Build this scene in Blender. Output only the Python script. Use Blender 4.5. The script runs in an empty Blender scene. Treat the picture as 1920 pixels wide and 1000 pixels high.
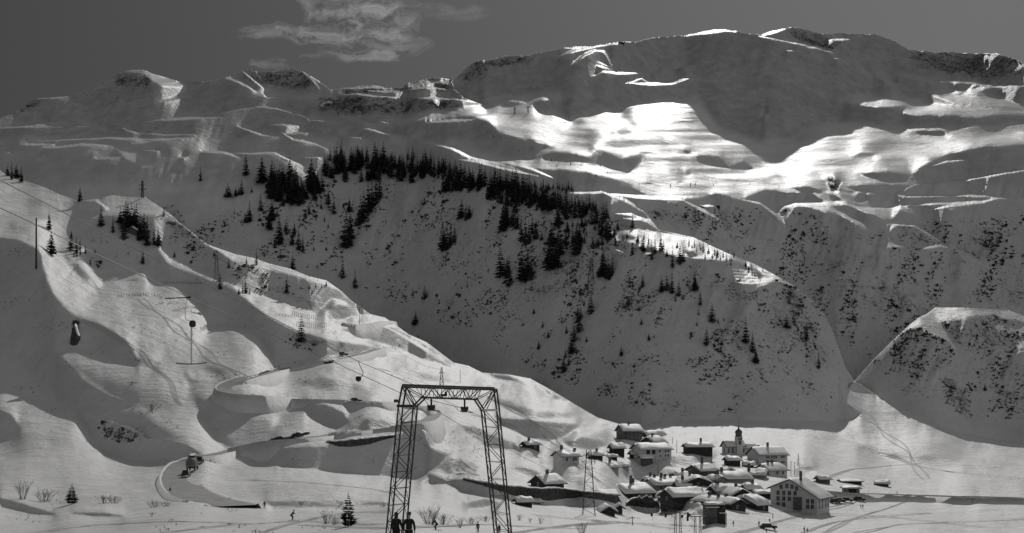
import bpy, bmesh, math, random
import numpy as np
from mathutils import Vector, Matrix, Euler
scene = bpy.context.scene
COL = scene.collection
# ---- camera ----
cam_d = bpy.data.cameras.new("camera"); cam = bpy.data.objects.new("camera", cam_d); COL.objects.link(cam)
cam.location = (0, 0, 0); cam.rotation_euler = (math.radians(90), 0, 0)
cam_d.sensor_width = 36; cam_d.lens = 36*2060.0/1920.0
cam_d.shift_y = (775.0-500.0)/1920.0; cam_d.clip_start = .5; cam_d.clip_end = 20000
scene.camera = cam
# ---- light ----
SUN_EL, SUN_AZ = 37.0, 12.0                 # degrees above the horizon, right of the view
w = bpy.data.worlds.new("World"); scene.world = w; w.use_nodes = True
nt = w.node_tree; N = nt.nodes; LK = nt.links; N.clear()
sky = N.new('ShaderNodeTexSky'); sky.sky_type = 'NISHITA'; sky.sun_disc = False
sky.sun_elevation = math.radians(SUN_EL); sky.sun_rotation = math.radians(SUN_AZ); sky.altitude = 1400
sky.air_density = 1.0; sky.dust_density = .6; sky.ozone_density = 1.5
sep = N.new('ShaderNodeSeparateColor'); LK.new(sky.outputs[0], sep.inputs[0])
def wmath(op, a, b=None, c=None, clamp=False):
    n = N.new('ShaderNodeMath'); n.operation = op; n.use_clamp = clamp
    for i, x in enumerate((a, b, c)):
        if x is None: continue
        if isinstance(x, (int, float)): n.inputs[i].default_value = x
        else: LK.new(x, n.inputs[i])
    return n.outputs[0]
red = sep.outputs[0]                         # black-and-white film behind a red filter
toned = wmath('POWER', red, .35)
# high cirrus
tc = N.new('ShaderNodeTexCoord'); sx = N.new('ShaderNodeSeparateXYZ'); LK.new(tc.outputs['Generated'], sx.inputs[0])
yy = wmath('MAXIMUM', sx.outputs[1], .05)
az = wmath('DIVIDE', sx.outputs[0], yy); el = wmath('DIVIDE', sx.outputs[2], yy)
wn = N.new('ShaderNodeTexNoise'); wn.inputs['Scale'].default_value = 26; wn.inputs['Detail'].default_value = 6; LK.new(tc.outputs['Generated'], wn.inputs['Vector'])
ws = N.new('ShaderNodeSeparateColor'); LK.new(wn.outputs[1], ws.inputs[0])
az0, el0 = az, el
az = wmath('ADD', az, wmath('MULTIPLY', wmath('SUBTRACT', ws.outputs[0], .5), .11)); el = wmath('ADD', el, wmath('MULTIPLY', wmath('SUBTRACT', ws.outputs[1], .5), .03))
def blob(a0, e0, ra, re, tilt=0.0):
    da = wmath('SUBTRACT', az, a0); de = wmath('SUBTRACT', el, e0); de = wmath('SUBTRACT', de, wmath('MULTIPLY', da, tilt))
    q = wmath('ADD', wmath('POWER', wmath('ABSOLUTE', wmath('DIVIDE', da, ra)), 2.0), wmath('POWER', wmath('ABSOLUTE', wmath('DIVIDE', de, re)), 2.0))
    return wmath('SUBTRACT', 1.0, q, clamp=True)
cx = N.new('ShaderNodeCombineXYZ'); LK.new(az, cx.inputs[0]); LK.new(wmath('MULTIPLY', el, 2.6), cx.inputs[1])
n1 = N.new('ShaderNodeTexNoise'); n1.inputs['Scale'].default_value = 34; n1.inputs['Detail'].default_value = 9; n1.inputs['Roughness'].default_value = .62; n1.inputs['Distortion'].default_value = .15
LK.new(cx.outputs[0], n1.inputs['Vector'])
mask = None
for a0, e0, ra, re, tl, k in ((-.135,.362,.062,.022,-.1,1.0), (-.125,.345,.05,.018,-.2,.8), (-.175,.346,.085,.010,-.02,.95), (-.128,.331,.045,.009,.05,.85), (-.215,.319,.026,.006,.0,.5), (-.11,.37,.09,.012,-.1,.4), (-.16,.324,.03,.003,.0,.35)):
    bq = wmath('MULTIPLY', wmath('POWER', blob(a0, e0, ra, re, tl), .7), k)
    mask = bq if mask is None else wmath('MAXIMUM', mask, bq)
cl = wmath('MULTIPLY', wmath('SUBTRACT', n1.outputs[0], .40), 3.4, clamp=True)
cloud = wmath('MULTIPLY', wmath('MULTIPLY', mask, cl), 2.5)
west = wmath('ADD', .74, wmath('MULTIPLY', sx.outputs[0], .70), clamp=True)
tot = wmath('ADD', wmath('MULTIPLY', toned, wmath('MAXIMUM', west, .45)), cloud)
lift = wmath('ADD', wmath('ADD', 1.56, wmath('MULTIPLY', sx.outputs[1], -.70)), wmath('MULTIPLY', sx.outputs[2], .6))
tot = wmath('MULTIPLY', tot, lift)
bg = N.new('ShaderNodeBackground'); LK.new(tot, bg.inputs[0]); bg.inputs[1].default_value = .116
out = N.new('ShaderNodeOutputWorld'); LK.new(bg.outputs[0], out.inputs[0])
sun_d = bpy.data.lights.new("sun", 'SUN'); sun_d.energy = 2.15; sun_d.angle = math.radians(.5); sun_d.color = (1, .985, .965)
sun = bpy.data.objects.new("sun", sun_d); COL.objects.link(sun)
sdir = Vector((math.sin(math.radians(SUN_AZ))*math.cos(math.radians(SUN_EL)), math.cos(math.radians(SUN_AZ))*math.cos(math.radians(SUN_EL)), math.sin(math.radians(SUN_EL))))
sun.rotation_euler = sdir.to_track_quat('Z', 'Y').to_euler()
vs = scene.view_settings; vs.view_transform = 'Standard'; vs.look = 'None'; vs.gamma = 1; vs.use_curve_mapping = False; vs.exposure = -.4
scene.cycles.max_bounces = 4; scene.cycles.diffuse_bounces = 3

# ---- materials ----
def mat(name, col, rough=.8, spec=.3, noise=None, bump=None, metal=0):
    """grey-scale surface; noise=(scale, amount) mottles the colour, bump=(scale, strength, distance) roughens it"""
    m = bpy.data.materials.new(name); m.use_nodes = True; t = m.node_tree; p = t.nodes['Principled BSDF']
    p.inputs['Base Color'].default_value = (col, col, col, 1); p.inputs['Roughness'].default_value = rough
    p.inputs['Specular IOR Level'].default_value = spec; p.inputs['Metallic'].default_value = metal
    g = t.nodes.new('ShaderNodeNewGeometry')
    if noise:
        n = t.nodes.new('ShaderNodeTexNoise'); n.inputs['Scale'].default_value = noise[0]; n.inputs['Detail'].default_value = 5
        t.links.new(g.outputs['Position'], n.inputs['Vector'])
        r = t.nodes.new('ShaderNodeMapRange'); r.inputs['From Min'].default_value = .3; r.inputs['From Max'].default_value = .7
        r.inputs['To Min'].default_value = col*(1-noise[1]); r.inputs['To Max'].default_value = min(.95, col*(1+noise[1]))
        t.links.new(n.outputs[0], r.inputs['Value']); t.links.new(r.outputs[0], p.inputs['Base Color'])
    if bump:
        n = t.nodes.new('ShaderNodeTexNoise'); n.inputs['Scale'].default_value = bump[0]; n.inputs['Detail'].default_value = 6
        t.links.new(g.outputs['Position'], n.inputs['Vector'])
        b = t.nodes.new('ShaderNodeBump'); b.inputs['Strength'].default_value = bump[1]; b.inputs['Distance'].default_value = bump[2]
        t.links.new(n.outputs[0], b.inputs['Height']); t.links.new(b.outputs[0], p.inputs['Normal'])
    return m

def snow_ground():
    m = bpy.data.materials.new('snow_ground'); m.use_nodes = True; t = m.node_tree; nd = t.nodes; lk = t.links
    p = nd['Principled BSDF']; p.inputs['Roughness'].default_value = .5; p.inputs['Specular IOR Level'].default_value = .2
    g = nd.new('ShaderNodeNewGeometry'); at = nd.new('ShaderNodeAttribute'); at.attribute_name = 'rock'; at2 = nd.new('ShaderNodeAttribute'); at2.attribute_name = 'thin_snow_shade'
    def noise(scale, det, rough=.55, sc=(1,1,1)):
        mp = nd.new('ShaderNodeMapping'); mp.inputs['Scale'].default_value = sc; lk.new(g.outputs['Position'], mp.inputs[0])
        n = nd.new('ShaderNodeTexNoise'); n.inputs['Scale'].default_value = scale; n.inputs['Detail'].default_value = det; n.inputs['Roughness'].default_value = rough
        lk.new(mp.outputs[0], n.inputs['Vector']); return n.outputs[0]
    def mth(op, a, b, clamp=False):
        n = nd.new('ShaderNodeMath'); n.operation = op; n.use_clamp = clamp
        for i, x in enumerate((a, b)):
            if isinstance(x, (int, float)): n.inputs[i].default_value = x
            else: lk.new(x, n.inputs[i])
        return n.outputs[0]
    # rock and scrub showing through: noise thresholded by the painted density
    r1 = noise(.16, 8, .68); r2 = noise(.03, 4); r3 = noise(.45, 7, .7)
    thr = mth('SUBTRACT', .725, mth('MULTIPLY', at.outputs['Fac'], .27))
    thr = mth('SUBTRACT', thr, mth('MULTIPLY', mth('SUBTRACT', r2, .5), .35))
    rk = mth('MULTIPLY', mth('SUBTRACT', r1, thr), 14.0, True)
    thr2 = mth('SUBTRACT', thr, .03); rk2 = mth('MULTIPLY', mth('MULTIPLY', mth('SUBTRACT', r3, thr2), 9.0, True), .75)
    rk = mth('MAXIMUM', rk, rk2)
    d = noise(.02, 6, .6); dm = nd.new('ShaderNodeMapRange'); dm.inputs['From Min'].default_value = .3; dm.inputs['From Max'].default_value = .7
    dm.inputs['To Min'].default_value = .70; dm.inputs['To Max'].default_value = .86; lk.new(d, dm.inputs['Value'])
    # stubble mottling, plus shade of the dark faces darkened into the snow colour
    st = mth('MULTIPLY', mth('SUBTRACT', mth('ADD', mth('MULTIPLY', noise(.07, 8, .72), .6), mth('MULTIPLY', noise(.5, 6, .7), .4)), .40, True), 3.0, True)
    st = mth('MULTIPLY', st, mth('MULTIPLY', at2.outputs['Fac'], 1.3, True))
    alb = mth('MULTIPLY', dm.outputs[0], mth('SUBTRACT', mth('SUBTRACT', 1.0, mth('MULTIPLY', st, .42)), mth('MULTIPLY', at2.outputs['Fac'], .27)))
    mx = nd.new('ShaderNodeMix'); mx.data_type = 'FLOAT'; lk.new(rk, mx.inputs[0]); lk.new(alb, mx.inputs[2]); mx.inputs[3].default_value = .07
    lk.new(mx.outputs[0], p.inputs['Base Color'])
    b1 = nd.new('ShaderNodeBump'); b1.inputs['Strength'].default_value = .75; b1.inputs['Distance'].default_value = 1.0
    h = mth('ADD', mth('ADD', mth('MULTIPLY', noise(.10, 9, .66, (.7,1.2,1)), 2.4), mth('MULTIPLY', noise(.35, 5, .6, (.5,1.1,1)), .6)), mth('MULTIPLY', rk, .6)); lk.new(h, b1.inputs['Height'])
    wv = nd.new('ShaderNodeTexWave'); wv.inputs['Scale'].default_value = .05; wv.inputs['Distortion'].default_value = 22; wv.inputs['Detail'].default_value = 3; wv.inputs['Detail Scale'].default_value = .25
    lk.new(g.outputs['Position'], wv.inputs['Vector'])
    tk = mth('MULTIPLY', mth('POWER', wv.outputs['Fac'], 14.0), mth('MULTIPLY', mth('SUBTRACT', noise(.02, 2), .47), 8.0, True))
    b3 = nd.new('ShaderNodeBump'); b3.invert = True; b3.inputs['Strength'].default_value = .2; b3.inputs['Distance'].default_value = .1; lk.new(tk, b3.inputs['Height']); lk.new(b1.outputs[0], b3.inputs['Normal'])
    b2 = nd.new('ShaderNodeBump'); b2.inputs['Strength'].default_value = .5; b2.inputs['Distance'].default_value = .16
    lk.new(noise(1.1, 9, .7, (.8,1.2,1)), b2.inputs['Height']); lk.new(b3.outputs[0], b2.inputs['Normal']); lk.new(b2.outputs[0], p.inputs['Normal'])
    return m

def props(o, label=None, cat=None, group=None, kind=None):
    if label: o['label'] = label
    if cat: o['category'] = cat
    if group: o['group'] = group
    if kind: o['kind'] = kind
    return o
# ---- TERRAIN (numpy) ----
import numpy as np, math
F = 2060.0; V0H = 775.0                      # focal length in photo pixels, horizon row
SU, SV = 2.0, 1.25                         # grid spacing across and down, photo pixels
U_A, U_B, V_A, V_B = -300.0, 2220.0, 30.0, 1070.0
NC = int((U_B-U_A)/SU)+1; NR = int((V_B-V_A)/SV)+1
UU = U_A+SU*np.arange(NC); VV = V_A+SV*np.arange(NR)
UG, VG = np.meshgrid(UU, VV)
TG = (V0H-VG)/F
SUN_E = 37.0
rng = np.random.default_rng(7)

def pl(pts, u):
    p = np.array(pts, float); return np.interp(u, p[:,0], p[:,1])

def blur(a, r):
    if r <= 0: return a
    for _ in range(3):
        for ax in (0, 1):
            n = max(1, int(round(r/(SV, SU)[ax])))
            k = 2*n+1
            pad = [(0,0),(0,0)]; pad[ax] = (n+1, n)
            c = np.cumsum(np.pad(a, pad, mode='edge'), axis=ax)
            if ax == 0: a = (c[k:]-c[:-k])/k
            else: a = (c[:,k:]-c[:,:-k])/k
    return a

def poly_mask(pts):
    p = np.array(pts, float); m = np.zeros((NR, NC), bool)
    x0, x1 = p[:,0].min(), p[:,0].max(); y0, y1 = p[:,1].min(), p[:,1].max()
    j0, j1 = np.searchsorted(UU, [x0, x1]); i0, i1 = np.searchsorted(VV, [y0, y1])
    X = UG[i0:i1, j0:j1]; Y = VG[i0:i1, j0:j1]; r = np.zeros(X.shape, bool)
    n = len(p)
    for k in range(n):
        ax, ay = p[k]; bx, by = p[(k+1) % n]
        if ay == by: continue
        c = ((ay > Y) != (by > Y)) & (X < (bx-ax)*(Y-ay)/(by-ay)+ax)
        r ^= c
    m[i0:i1, j0:j1] = r
    return m

def stroke_mask(pts, w):
    p = np.array(pts, float); m = np.zeros((NR, NC)); W = w+3; sl = np.concatenate([[0], np.cumsum(np.hypot(*np.diff(p, axis=0).T))])
    for k in range(len(p)-1):
        a, b = p[k], p[k+1]
        j0, j1 = np.searchsorted(UU, [min(a[0],b[0])-W, max(a[0],b[0])+W])
        i0, i1 = np.searchsorted(VV, [min(a[1],b[1])-W, max(a[1],b[1])+W])
        if j1 <= j0 or i1 <= i0: continue
        X = UG[i0:i1, j0:j1]-a[0]; Y = VG[i0:i1, j0:j1]-a[1]; d = b-a
        t = np.clip((X*d[0]+Y*d[1])/max(1e-6, d@d), 0, 1)
        dist = np.hypot(X-t*d[0], Y-t*d[1])
        q = (sl[k]+t*(sl[k+1]-sl[k]))/sl[-1]; tw = 0.5*w*np.clip(np.minimum(q, 1-q)/.36, .08, 1)
        s = np.clip((tw+.8-dist)/1.2, 0, 1)
        m[i0:i1, j0:j1] = np.maximum(m[i0:i1, j0:j1], s)
    return m

B = np.ones((NR, NC))
def P(b, feather, *pts):
    global B
    m = poly_mask(pts).astype(float)
    if feather: m = blur(m, feather)
    B = B*(1-m)+b*m
STK = np.zeros((NR, NC))
def S(b, w, *pts):
    global B, STK
    m = stroke_mask(pts, w+1.0)
    STK = np.maximum(STK, m) if b > .5 else STK*(1-m)
    B = B*(1-m)+b*m

SKY = [(-300,262),(-150,240),(0,222),(12,217),(40,205),(57,190),(75,184),(110,182),(135,181),(165,168),(190,156),(215,142),(230,135),(245,132),(270,132),(285,139),(300,142),(320,148),(335,153),(360,154),(390,152),(410,149),(425,144),(440,138),(455,134),(470,131),(480,134),(500,136),(520,134),(540,130),(555,130),(568,134),(580,141),(595,149),(607,158),(620,168),(632,168),(640,165),(660,166),(672,162),(685,160),(710,161),(722,165),(755,165),(762,158),(780,152),(800,147),(820,145),(835,147),(850,150),(860,141),(872,128),(885,118),(900,113),(925,111),(945,106),(985,104),(1000,101),(1040,93),(1060,89),(1110,86),(1150,80),(1170,79),(1190,79),(1230,70),(1270,67),(1280,68),(1310,62),(1330,58),(1360,55),(1380,58),(1400,62),(1425,65),(1440,60),(1470,54),(1480,51),(1495,52),(1512,57),(1530,62),(1540,63),(1560,64),(1590,63),(1640,64),(1650,66),(1670,73),(1690,84),(1705,92),(1725,96),(1745,97),(1770,99),(1800,99),(1830,101),(1870,100),(1890,106),(1920,119),(2050,140),(2220,170)]
CREST = [(-300,180),(-100,270),(0,320),(20,334),(51,341),(82,351),(112,365),(146,377),(180,373),(211,366),(238,370),(272,370),(292,383),(316,399),(335,416),(360,436),(384,456),(401,463),(442,477),(476,484),(503,494),(544,504),(578,518),(612,526),(640,546),(660,565),(694,589),(722,596),(742,610),(766,627),(800,642),(850,680),(878,686),(904,699),(952,702),(994,710),(1032,731),(1064,750),(1080,760),(1120,783),(1160,795),(1200,801)]
SHOULDER = [(1130,361),(1164,373),(1208,397),(1235,431),(1280,441),(1300,445),(1331,460),(1368,477),(1416,496),(1457,518),(1491,538),(1520,562),(1545,590),(1562,625),(1585,690),(1602,716),(1640,740)]
RLOW = [(1590,728),(1615,700),(1636,676),(1668,644),(1700,614),(1722,596),(1739,588),(1753,577),(1807,577),(1892,582),(1920,593),(2000,640),(2220,760)]

# --- light and dark: how steep each piece of ground stands against the sun (1 gentle, 0 steep) ---
# whole far and middle distance first: everything steep
P(0, 0, (-300,30),(2220,30),(2220,900),(1920,830),(1840,820),(1776,804),(1724,784),(1680,762),(1640,740),(1596,730),(1572,714),(1580,738),(1588,756),(1616,774),(1600,786),(1560,790),(1500,790),(1400,789),(1300,788),(1240,790),(1200,800),(1160,795),(1120,783),(1080,760),(1064,750),(1032,731),(994,710),(952,702),(904,699),(878,686),(850,680),(800,642),(766,627),(742,610),(722,596),(694,589),(660,565),(640,546),(612,526),(578,518),(544,504),(503,494),(476,484),(442,477),(401,463),(384,456),(360,436),(335,416),(316,399),(292,383),(272,370),(238,370),(211,366),(180,373),(146,377),(112,365),(82,351),(51,341),(20,334),(0,320),(-300,180))
# the sunlit plateau below the summit
P(1, 1, (870,207),(905,195),(924,187),(957,182),(1001,180),(1024,172),(1056,162),(1046,170),(1044,184),(1017,187),(994,195),(1004,200),(1014,214),(1041,212),(1054,215),(1071,229),(1091,219),(1118,210),(1168,210),(1178,200),(1204,192),(1241,190),(1275,188),(1312,188),(1320,204),(1335,224),(1347,242),(1380,249),(1414,265),(1434,270),(1454,269),(1494,260),(1507,249),(1534,237),(1567,230),(1624,231),(1647,237),(1681,241),(1724,238),(1781,239),(1848,238),(1915,232),(2220,225),(2220,262),(1920,270),(1841,275),(1781,288),(1724,315),(1710,329),(1722,339),(1715,346),(1675,366),(1650,386),(1600,384),(1545,384),(1480,388),(1430,378),(1390,375),(1345,362),(1307,372),(1280,373),(1220,370),(1177,344),(1099,322),(1055,320),(1007,317),(960,312),(954,308),(880,292),(847,275),(924,262),(967,266),(991,284),(1007,290),(1014,280),(984,262),(934,249),(917,230),(890,222),(840,215))
P(1, 1, (1582,190),(1597,180),(1667,182),(1731,192),(1781,197),(1848,202),(1920,207),(2220,215),(2220,225),(1920,214),(1875,214),(1831,220),(1811,219),(1781,214),(1714,214),(1691,209),(1701,200),(1647,200),(1597,194))
P(1, 1, (1738,175),(1774,174),(1814,169),(1828,155),(1861,162),(1835,170),(1848,180),(1881,187),(1920,200),(2220,205),(2220,215),(1920,208),(1898,202),(1794,194))
P(1, 0, (1634,139),(1681,156),(1708,160),(1667,157))
S(1, 3, (1657,142),(1687,142),(1724,150),(1781,152),(1828,155),(1861,163),(1920,161))
S(1, 3, (1424,68),(1460,75),(1497,81),(1534,90),(1557,97),(1582,109)); S(1,1.5,(1582,109),(1614,125),(1634,139)); S(1,2.5,(1640,142),(1681,157))
S(1, 2.5, (1050,90),(1110,87),(1170,80)); S(1,3.5,(1285,68),(1310,63),(1360,57),(1380,60)); S(1,3,(1425,68),(1445,62),(1475,54))
S(.9, 3, (1549,74),(1596,74)); S(.7,2,(1512,89),(1534,90)); S(.7,2,(1471,94),(1490,95)); S(.8,2,(1562,108),(1580,110))
S(.8, 3, (1040,110),(1060,100),(1080,94),(1120,87)); S(.8,2.5,(1072,122),(1095,103),(1115,95),(1130,95)); S(1,3,(1118,96),(1134,96),(1142,108),(1148,128)); S(.8,2,(1120,115),(1142,124)); S(.8,2,(1118,122),(1146,131))
S(1, 3.5, (1114,142),(1130,134),(1160,137),(1218,136)); S(.7,2,(1218,136),(1240,134))
S(1, 3.5, (1174,156),(1190,152),(1203,146),(1215,153),(1250,154),(1280,147),(1313,144),(1347,134)); S(1,3,(1180,156),(1220,158),(1260,157),(1285,150))
S(1, 3, (1270,128),(1302,123)); S(.6,2,(1430,218),(1440,214))
P(.5, 2, (1040,233),(1076,228),(1130,228),(1160,233),(1112,236))
P(.5, 2, (1110,269),(1152,264),(1215,264),(1250,269),(1194,272))
P(.5, 2, (1280,262),(1310,259),(1355,259),(1380,263),(1340,265))
P(.5, 2, (1350,296),(1392,293),(1455,293),(1490,297),(1434,299))
P(.5, 2, (1450,282),(1498,279),(1570,279),(1610,283),(1546,285))
P(.5, 2, (1510,312),(1564,309),(1645,309),(1690,313),(1618,315))
P(.5, 2, (1440,330),(1476,327),(1530,327),(1560,331),(1512,333))
P(.5, 2, (1310,340),(1352,337),(1415,337),(1450,341),(1394,343))
P(.5, 2, (1240,352),(1270,349),(1315,349),(1340,353),(1300,355))
P(.5, 2, (1560,256),(1614,253),(1695,253),(1740,257),(1668,259))
P(.5, 2, (1680,270),(1728,267),(1800,267),(1840,271),(1776,273))
P(.5, 2, (1760,246),(1808,243),(1880,243),(1920,247),(1856,249))
P(.5, 2, (1500,262),(1536,259),(1590,259),(1620,263),(1572,265))
P(.5, 2, (980,232),(1004,229),(1040,229),(1060,233),(1028,235))
P(.5, 2, (1010,272),(1040,269),(1085,269),(1110,273),(1070,275))
P(.5, 2, (1090,300),(1114,297),(1150,297),(1170,301),(1138,303))
P(.5, 2, (1200,300),(1230,297),(1275,297),(1300,301),(1260,303))
P(.5, 2, (1280,322),(1316,319),(1370,319),(1400,323),(1352,325))
P(.5, 2, (1630,300),(1672,297),(1735,297),(1770,301),(1714,303))
P(.5, 2, (1580,338),(1616,335),(1670,336),(1700,339),(1652,340))
P(.5, 2, (920,212),(944,209),(980,209),(1000,213),(968,215))
P(.5, 2, (1170,232),(1206,229),(1260,230),(1290,233),(1242,234))
P(.5, 2, (1210,218),(1240,216),(1285,216),(1310,218),(1270,220))
P(.5, 2, (1240,206),(1264,204),(1300,204),(1320,206),(1288,208))
P(.5, 2, (1180,245),(1222,242),(1285,243),(1320,246),(1264,247))
P(.5, 2, (1400,345),(1436,342),(1490,343),(1520,346),(1472,347))
P(.5, 2, (1150,310),(1174,307),(1210,307),(1230,311),(1198,313))
# dark faces of the drifts and humps on the plateau
P(.0, 1, (909,194),(950,201),(994,195),(960,190),(940,194),(912,203),(906,202))
P(0, 1, (820,224),(840,217),(890,222),(917,230),(934,249),(920,254),(894,237),(854,230))
P(0, 1, (757,239),(817,232),(880,240),(924,259),(967,265),(984,272),(991,285),(1007,291),(1005,298),(957,297),(900,284),(840,268),(770,252))
P(0, 1, (984,259),(1000,260),(1014,265),(1035,276),(1012,281),(994,284))
P(0, 1, (1014,291),(1040,286),(1071,287),(1108,294),(1111,277),(1141,284),(1168,297),(1201,290),(1204,300),(1181,324),(1171,320),(1134,312),(1091,303),(1050,300),(1018,298))
P(0, 1, (983,318),(1055,321),(1099,322),(1177,345),(1215,369),(1180,366),(1133,360),(1065,358),(1024,340),(990,330))
P(.4, 4, (1228,327),(1252,320),(1266,337),(1262,352),(1240,352),(1228,344))
P(.5, 4, (1172,214),(1186,214),(1192,232),(1210,250),(1198,250),(1178,234)); P(.5, 2, (1150,246),(1156,247),(1164,262),(1158,260))
P(.5, 4, (1246,254),(1262,258),(1290,276),(1256,275)); P(.7, 4, (1091,224),(1120,216),(1160,218),(1120,226))
P(.62, 4, (1075,240),(1110,244),(1150,262),(1100,252)); P(.5, 3, (1100,262),(1150,266),(1180,276),(1130,274)); P(.6,3,(1040,247),(1090,250),(1110,262),(1060,258))
P(.0, 1.5, (1707,248),(1724,242),(1774,244),(1778,254),(1731,255)); P(.6, 4, (1554,250),(1580,243),(1620,247),(1600,254),(1560,256))
P(.15, 2, (1594,291),(1621,285),(1651,287),(1637,294),(1608,296)); P(.65, 4, (1380,286),(1420,278),(1487,280),(1470,288),(1410,290))
P(.6, 3, (1467,297),(1485,292),(1494,302),(1475,304)); P(.4, 3, (1640,262),(1740,262),(1800,268),(1740,270),(1660,268)); P(.5,3,(1480,262),(1560,266),(1620,272),(1540,272)); P(.45, 4,(1520,300),(1560,296),(1640,306),(1560,312))
P(.5, 4, (1800,226),(1900,244),(1920,250),(1840,250)); P(.4,3,(1850,262),(1920,256),(2220,250),(2220,256),(1920,264))
P(0, 1, (1300,291),(1350,293),(1370,312),(1395,302),(1420,318),(1370,317),(1310,303)); P(0,1,(1280,277),(1300,284),(1290,290),(1278,286)); P(.2,1,(1280,318),(1300,325),(1285,330))
P(0, 1, (1603,324),(1664,321),(1710,329),(1698,337),(1654,337),(1620,331)); P(.5, 2, (1432,330),(1450,328),(1462,336),(1440,336))
P(0, 1, (1724,318),(1781,290),(1841,277),(1920,272),(2220,262),(2220,320),(1920,318),(1868,322),(1814,329),(1764,327)); S(.9,2.5,(1745,312),(1774,303),(1811,300))
P(0, 1, (1722,340),(1739,334),(1807,331),(1811,335),(1780,339),(1735,342))
P(0, 1, (1581,350),(1654,344),(1712,348),(1675,365),(1607,358)); P(0, 1, (1474,352),(1518,349),(1545,357),(1540,362),(1500,358))
P(0, 1, (1678,365),(1715,350),(1811,342),(1892,327),(1920,322),(2220,320),(2220,372),(1920,371),(1875,370),(1811,364),(1705,367))
P(0, 1, (1661,383),(1688,372),(1756,369),(1858,372),(1841,376),(1756,381),(1680,384)); 
P(0, 1, (1307,374),(1348,364),(1382,375),(1341,383),(1314,383)); P(0,1,(1389,374),(1433,357),(1484,361),(1528,362),(1552,379),(1518,380),(1491,379),(1464,384),(1450,393),(1426,379))
P(0, 1, (1545,364),(1569,362),(1586,379),(1562,376)); P(0,1,(1610,361),(1671,367),(1651,377),(1620,376),(1598,378)); P(0,1,(1620,381),(1641,376),(1675,390),(1668,404),(1647,389))
P(.0, 1, (1545,335),(1560,331),(1580,340),(1568,360),(1556,356)); S(1,2,(1553,340),(1562,346)); S(1,2,(1570,356),(1578,342))
P(0, 1, (1688,388),(1753,384),(1755,394),(1733,407),(1712,398)); P(0,1,(1655,390),(1680,392),(1690,395),(1676,405),(1664,400))
# rims of the right-hand shoulders
P(1, 1, (1645,386),(1690,384),(1710,392),(1732,408),(1700,398),(1688,392),(1670,412),(1658,412),(1641,399),(1606,388)); 
S(1, 4, (1282,376),(1310,390),(1340,406),(1362,422)); S(1,3,(1314,385),(1345,386)); S(1,3,(1389,374),(1426,381),(1450,398),(1468,415),(1474,429))
P(1, 1, (1450,396),(1466,385),(1491,380),(1540,382),(1586,400),(1613,416),(1630,431),(1600,416),(1568,400),(1520,388),(1490,386),(1478,404),(1468,418),(1456,402)); P(0,0.5,(1458,398),(1470,390),(1482,390),(1466,406))
S(1, 4, (1580,380),(1606,389),(1641,401),(1658,412)); P(1,.5,(1641,468),(1654,436),(1664,419),(1690,420),(1672,428),(1664,438),(1672,452),(1695,459),(1763,457),(1772,462),(1739,467),(1700,465),(1654,465)); S(1,2.5,(1664,420),(1715,423),(1756,447),(1770,457))
S(1, 3, (1770,460),(1807,473),(1830,486),(1845,497)); P(.8,1,(1654,516),(1661,502),(1680,507),(1668,508)); S(.9,2.5,(1688,569),(1698,554),(1722,553),(1749,564))
S(1, 2, (1705,369),(1811,366),(1900,372)); S(1,2.5,(1675,366),(1715,347),(1811,337),(1892,323),(1920,319),(2220,318)); S(.9,3,(1688,386),(1753,382),(1841,379),(1870,372),(1920,371)); S(.8,3,(1752,392),(1780,386),(1830,381))
S(.8,2,(1680,365),(1700,369),(1750,368)); S(.8,1.5,(1795,476),(1815,480))
# low hill on the right edge
P(1, 1, (1650,662),(1668,642),(1705,610),(1722,594),(1739,586),(1753,576),(1807,576),(1892,581),(1920,592),(2220,640),(2220,660),(1920,604),(1858,592),(1824,592),(1800,598),(1756,601),(1775,618),(1800,650),(1812,674),(1780,642),(1756,630),(1724,613),(1700,618),(1668,646),(1640,676))
P(.8, 2, (1824,634),(1860,640),(1920,636),(2000,640),(2000,660),(1920,648),(1860,646)); P(.7, 2, (1836,610),(1870,606),(1920,612),(1990,630),(1920,626),(1870,618)); S(.7,3,(1868,664),(1900,662),(1920,658)); P(.8,1,(1824,721),(1840,719),(1858,728),(1870,740),(1850,732))
# the wooded shoulder
P(1, 1, (1143,426),(1184,428),(1235,434),(1280,441),(1300,445),(1331,460),(1368,477),(1416,496),(1457,518),(1493,540),(1484,538),(1450,522),(1416,506),(1382,490),(1341,487),(1300,485),(1262,477),(1218,463),(1150,450)); P(0,1,(1282,470),(1300,471),(1316,480),(1290,481)); P(0,1,(1170,440),(1200,445),(1190,450),(1160,446))
for k in range(5): S(.8, 2.5, (1374+2*k,505+6*k),(1396+4*k,507+6*k),(1416+2*k,510+5*k))
P(.9, 1, (1405,527),(1430,520),(1460,522),(1440,528),(1420,532))
S(1, 4, (1147,399),(1184,402),(1218,417),(1237,433)); S(1,3,(1035,361),(1133,361),(1164,373),(1208,397)); S(1,5,(1133,363),(1170,366),(1220,371),(1282,375)); S(.9,2.5,(1160,367),(1190,385),(1200,396))
S(.9,3,(1024,390),(1045,389),(1065,394)); S(.9,3,(1024,402),(1050,402)); S(.9,3.5,(1022,420),(1040,426)); S(.9,4,(1012,446),(1031,454)); S(.8,2,(1100,465),(1140,470)); S(.9,2,(1150,466),(1175,474)); S(.8,2,(1200,476),(1225,474))
S(.7,2,(1090,405),(1105,410)); S(.7,2,(1120,438),(1130,448)); S(.9,2.5,(1170,410),(1220,412)) ; S(.9,3,(1120,430),(1120,446)); S(.9,4,(1090,440),(1100,450))
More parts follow.
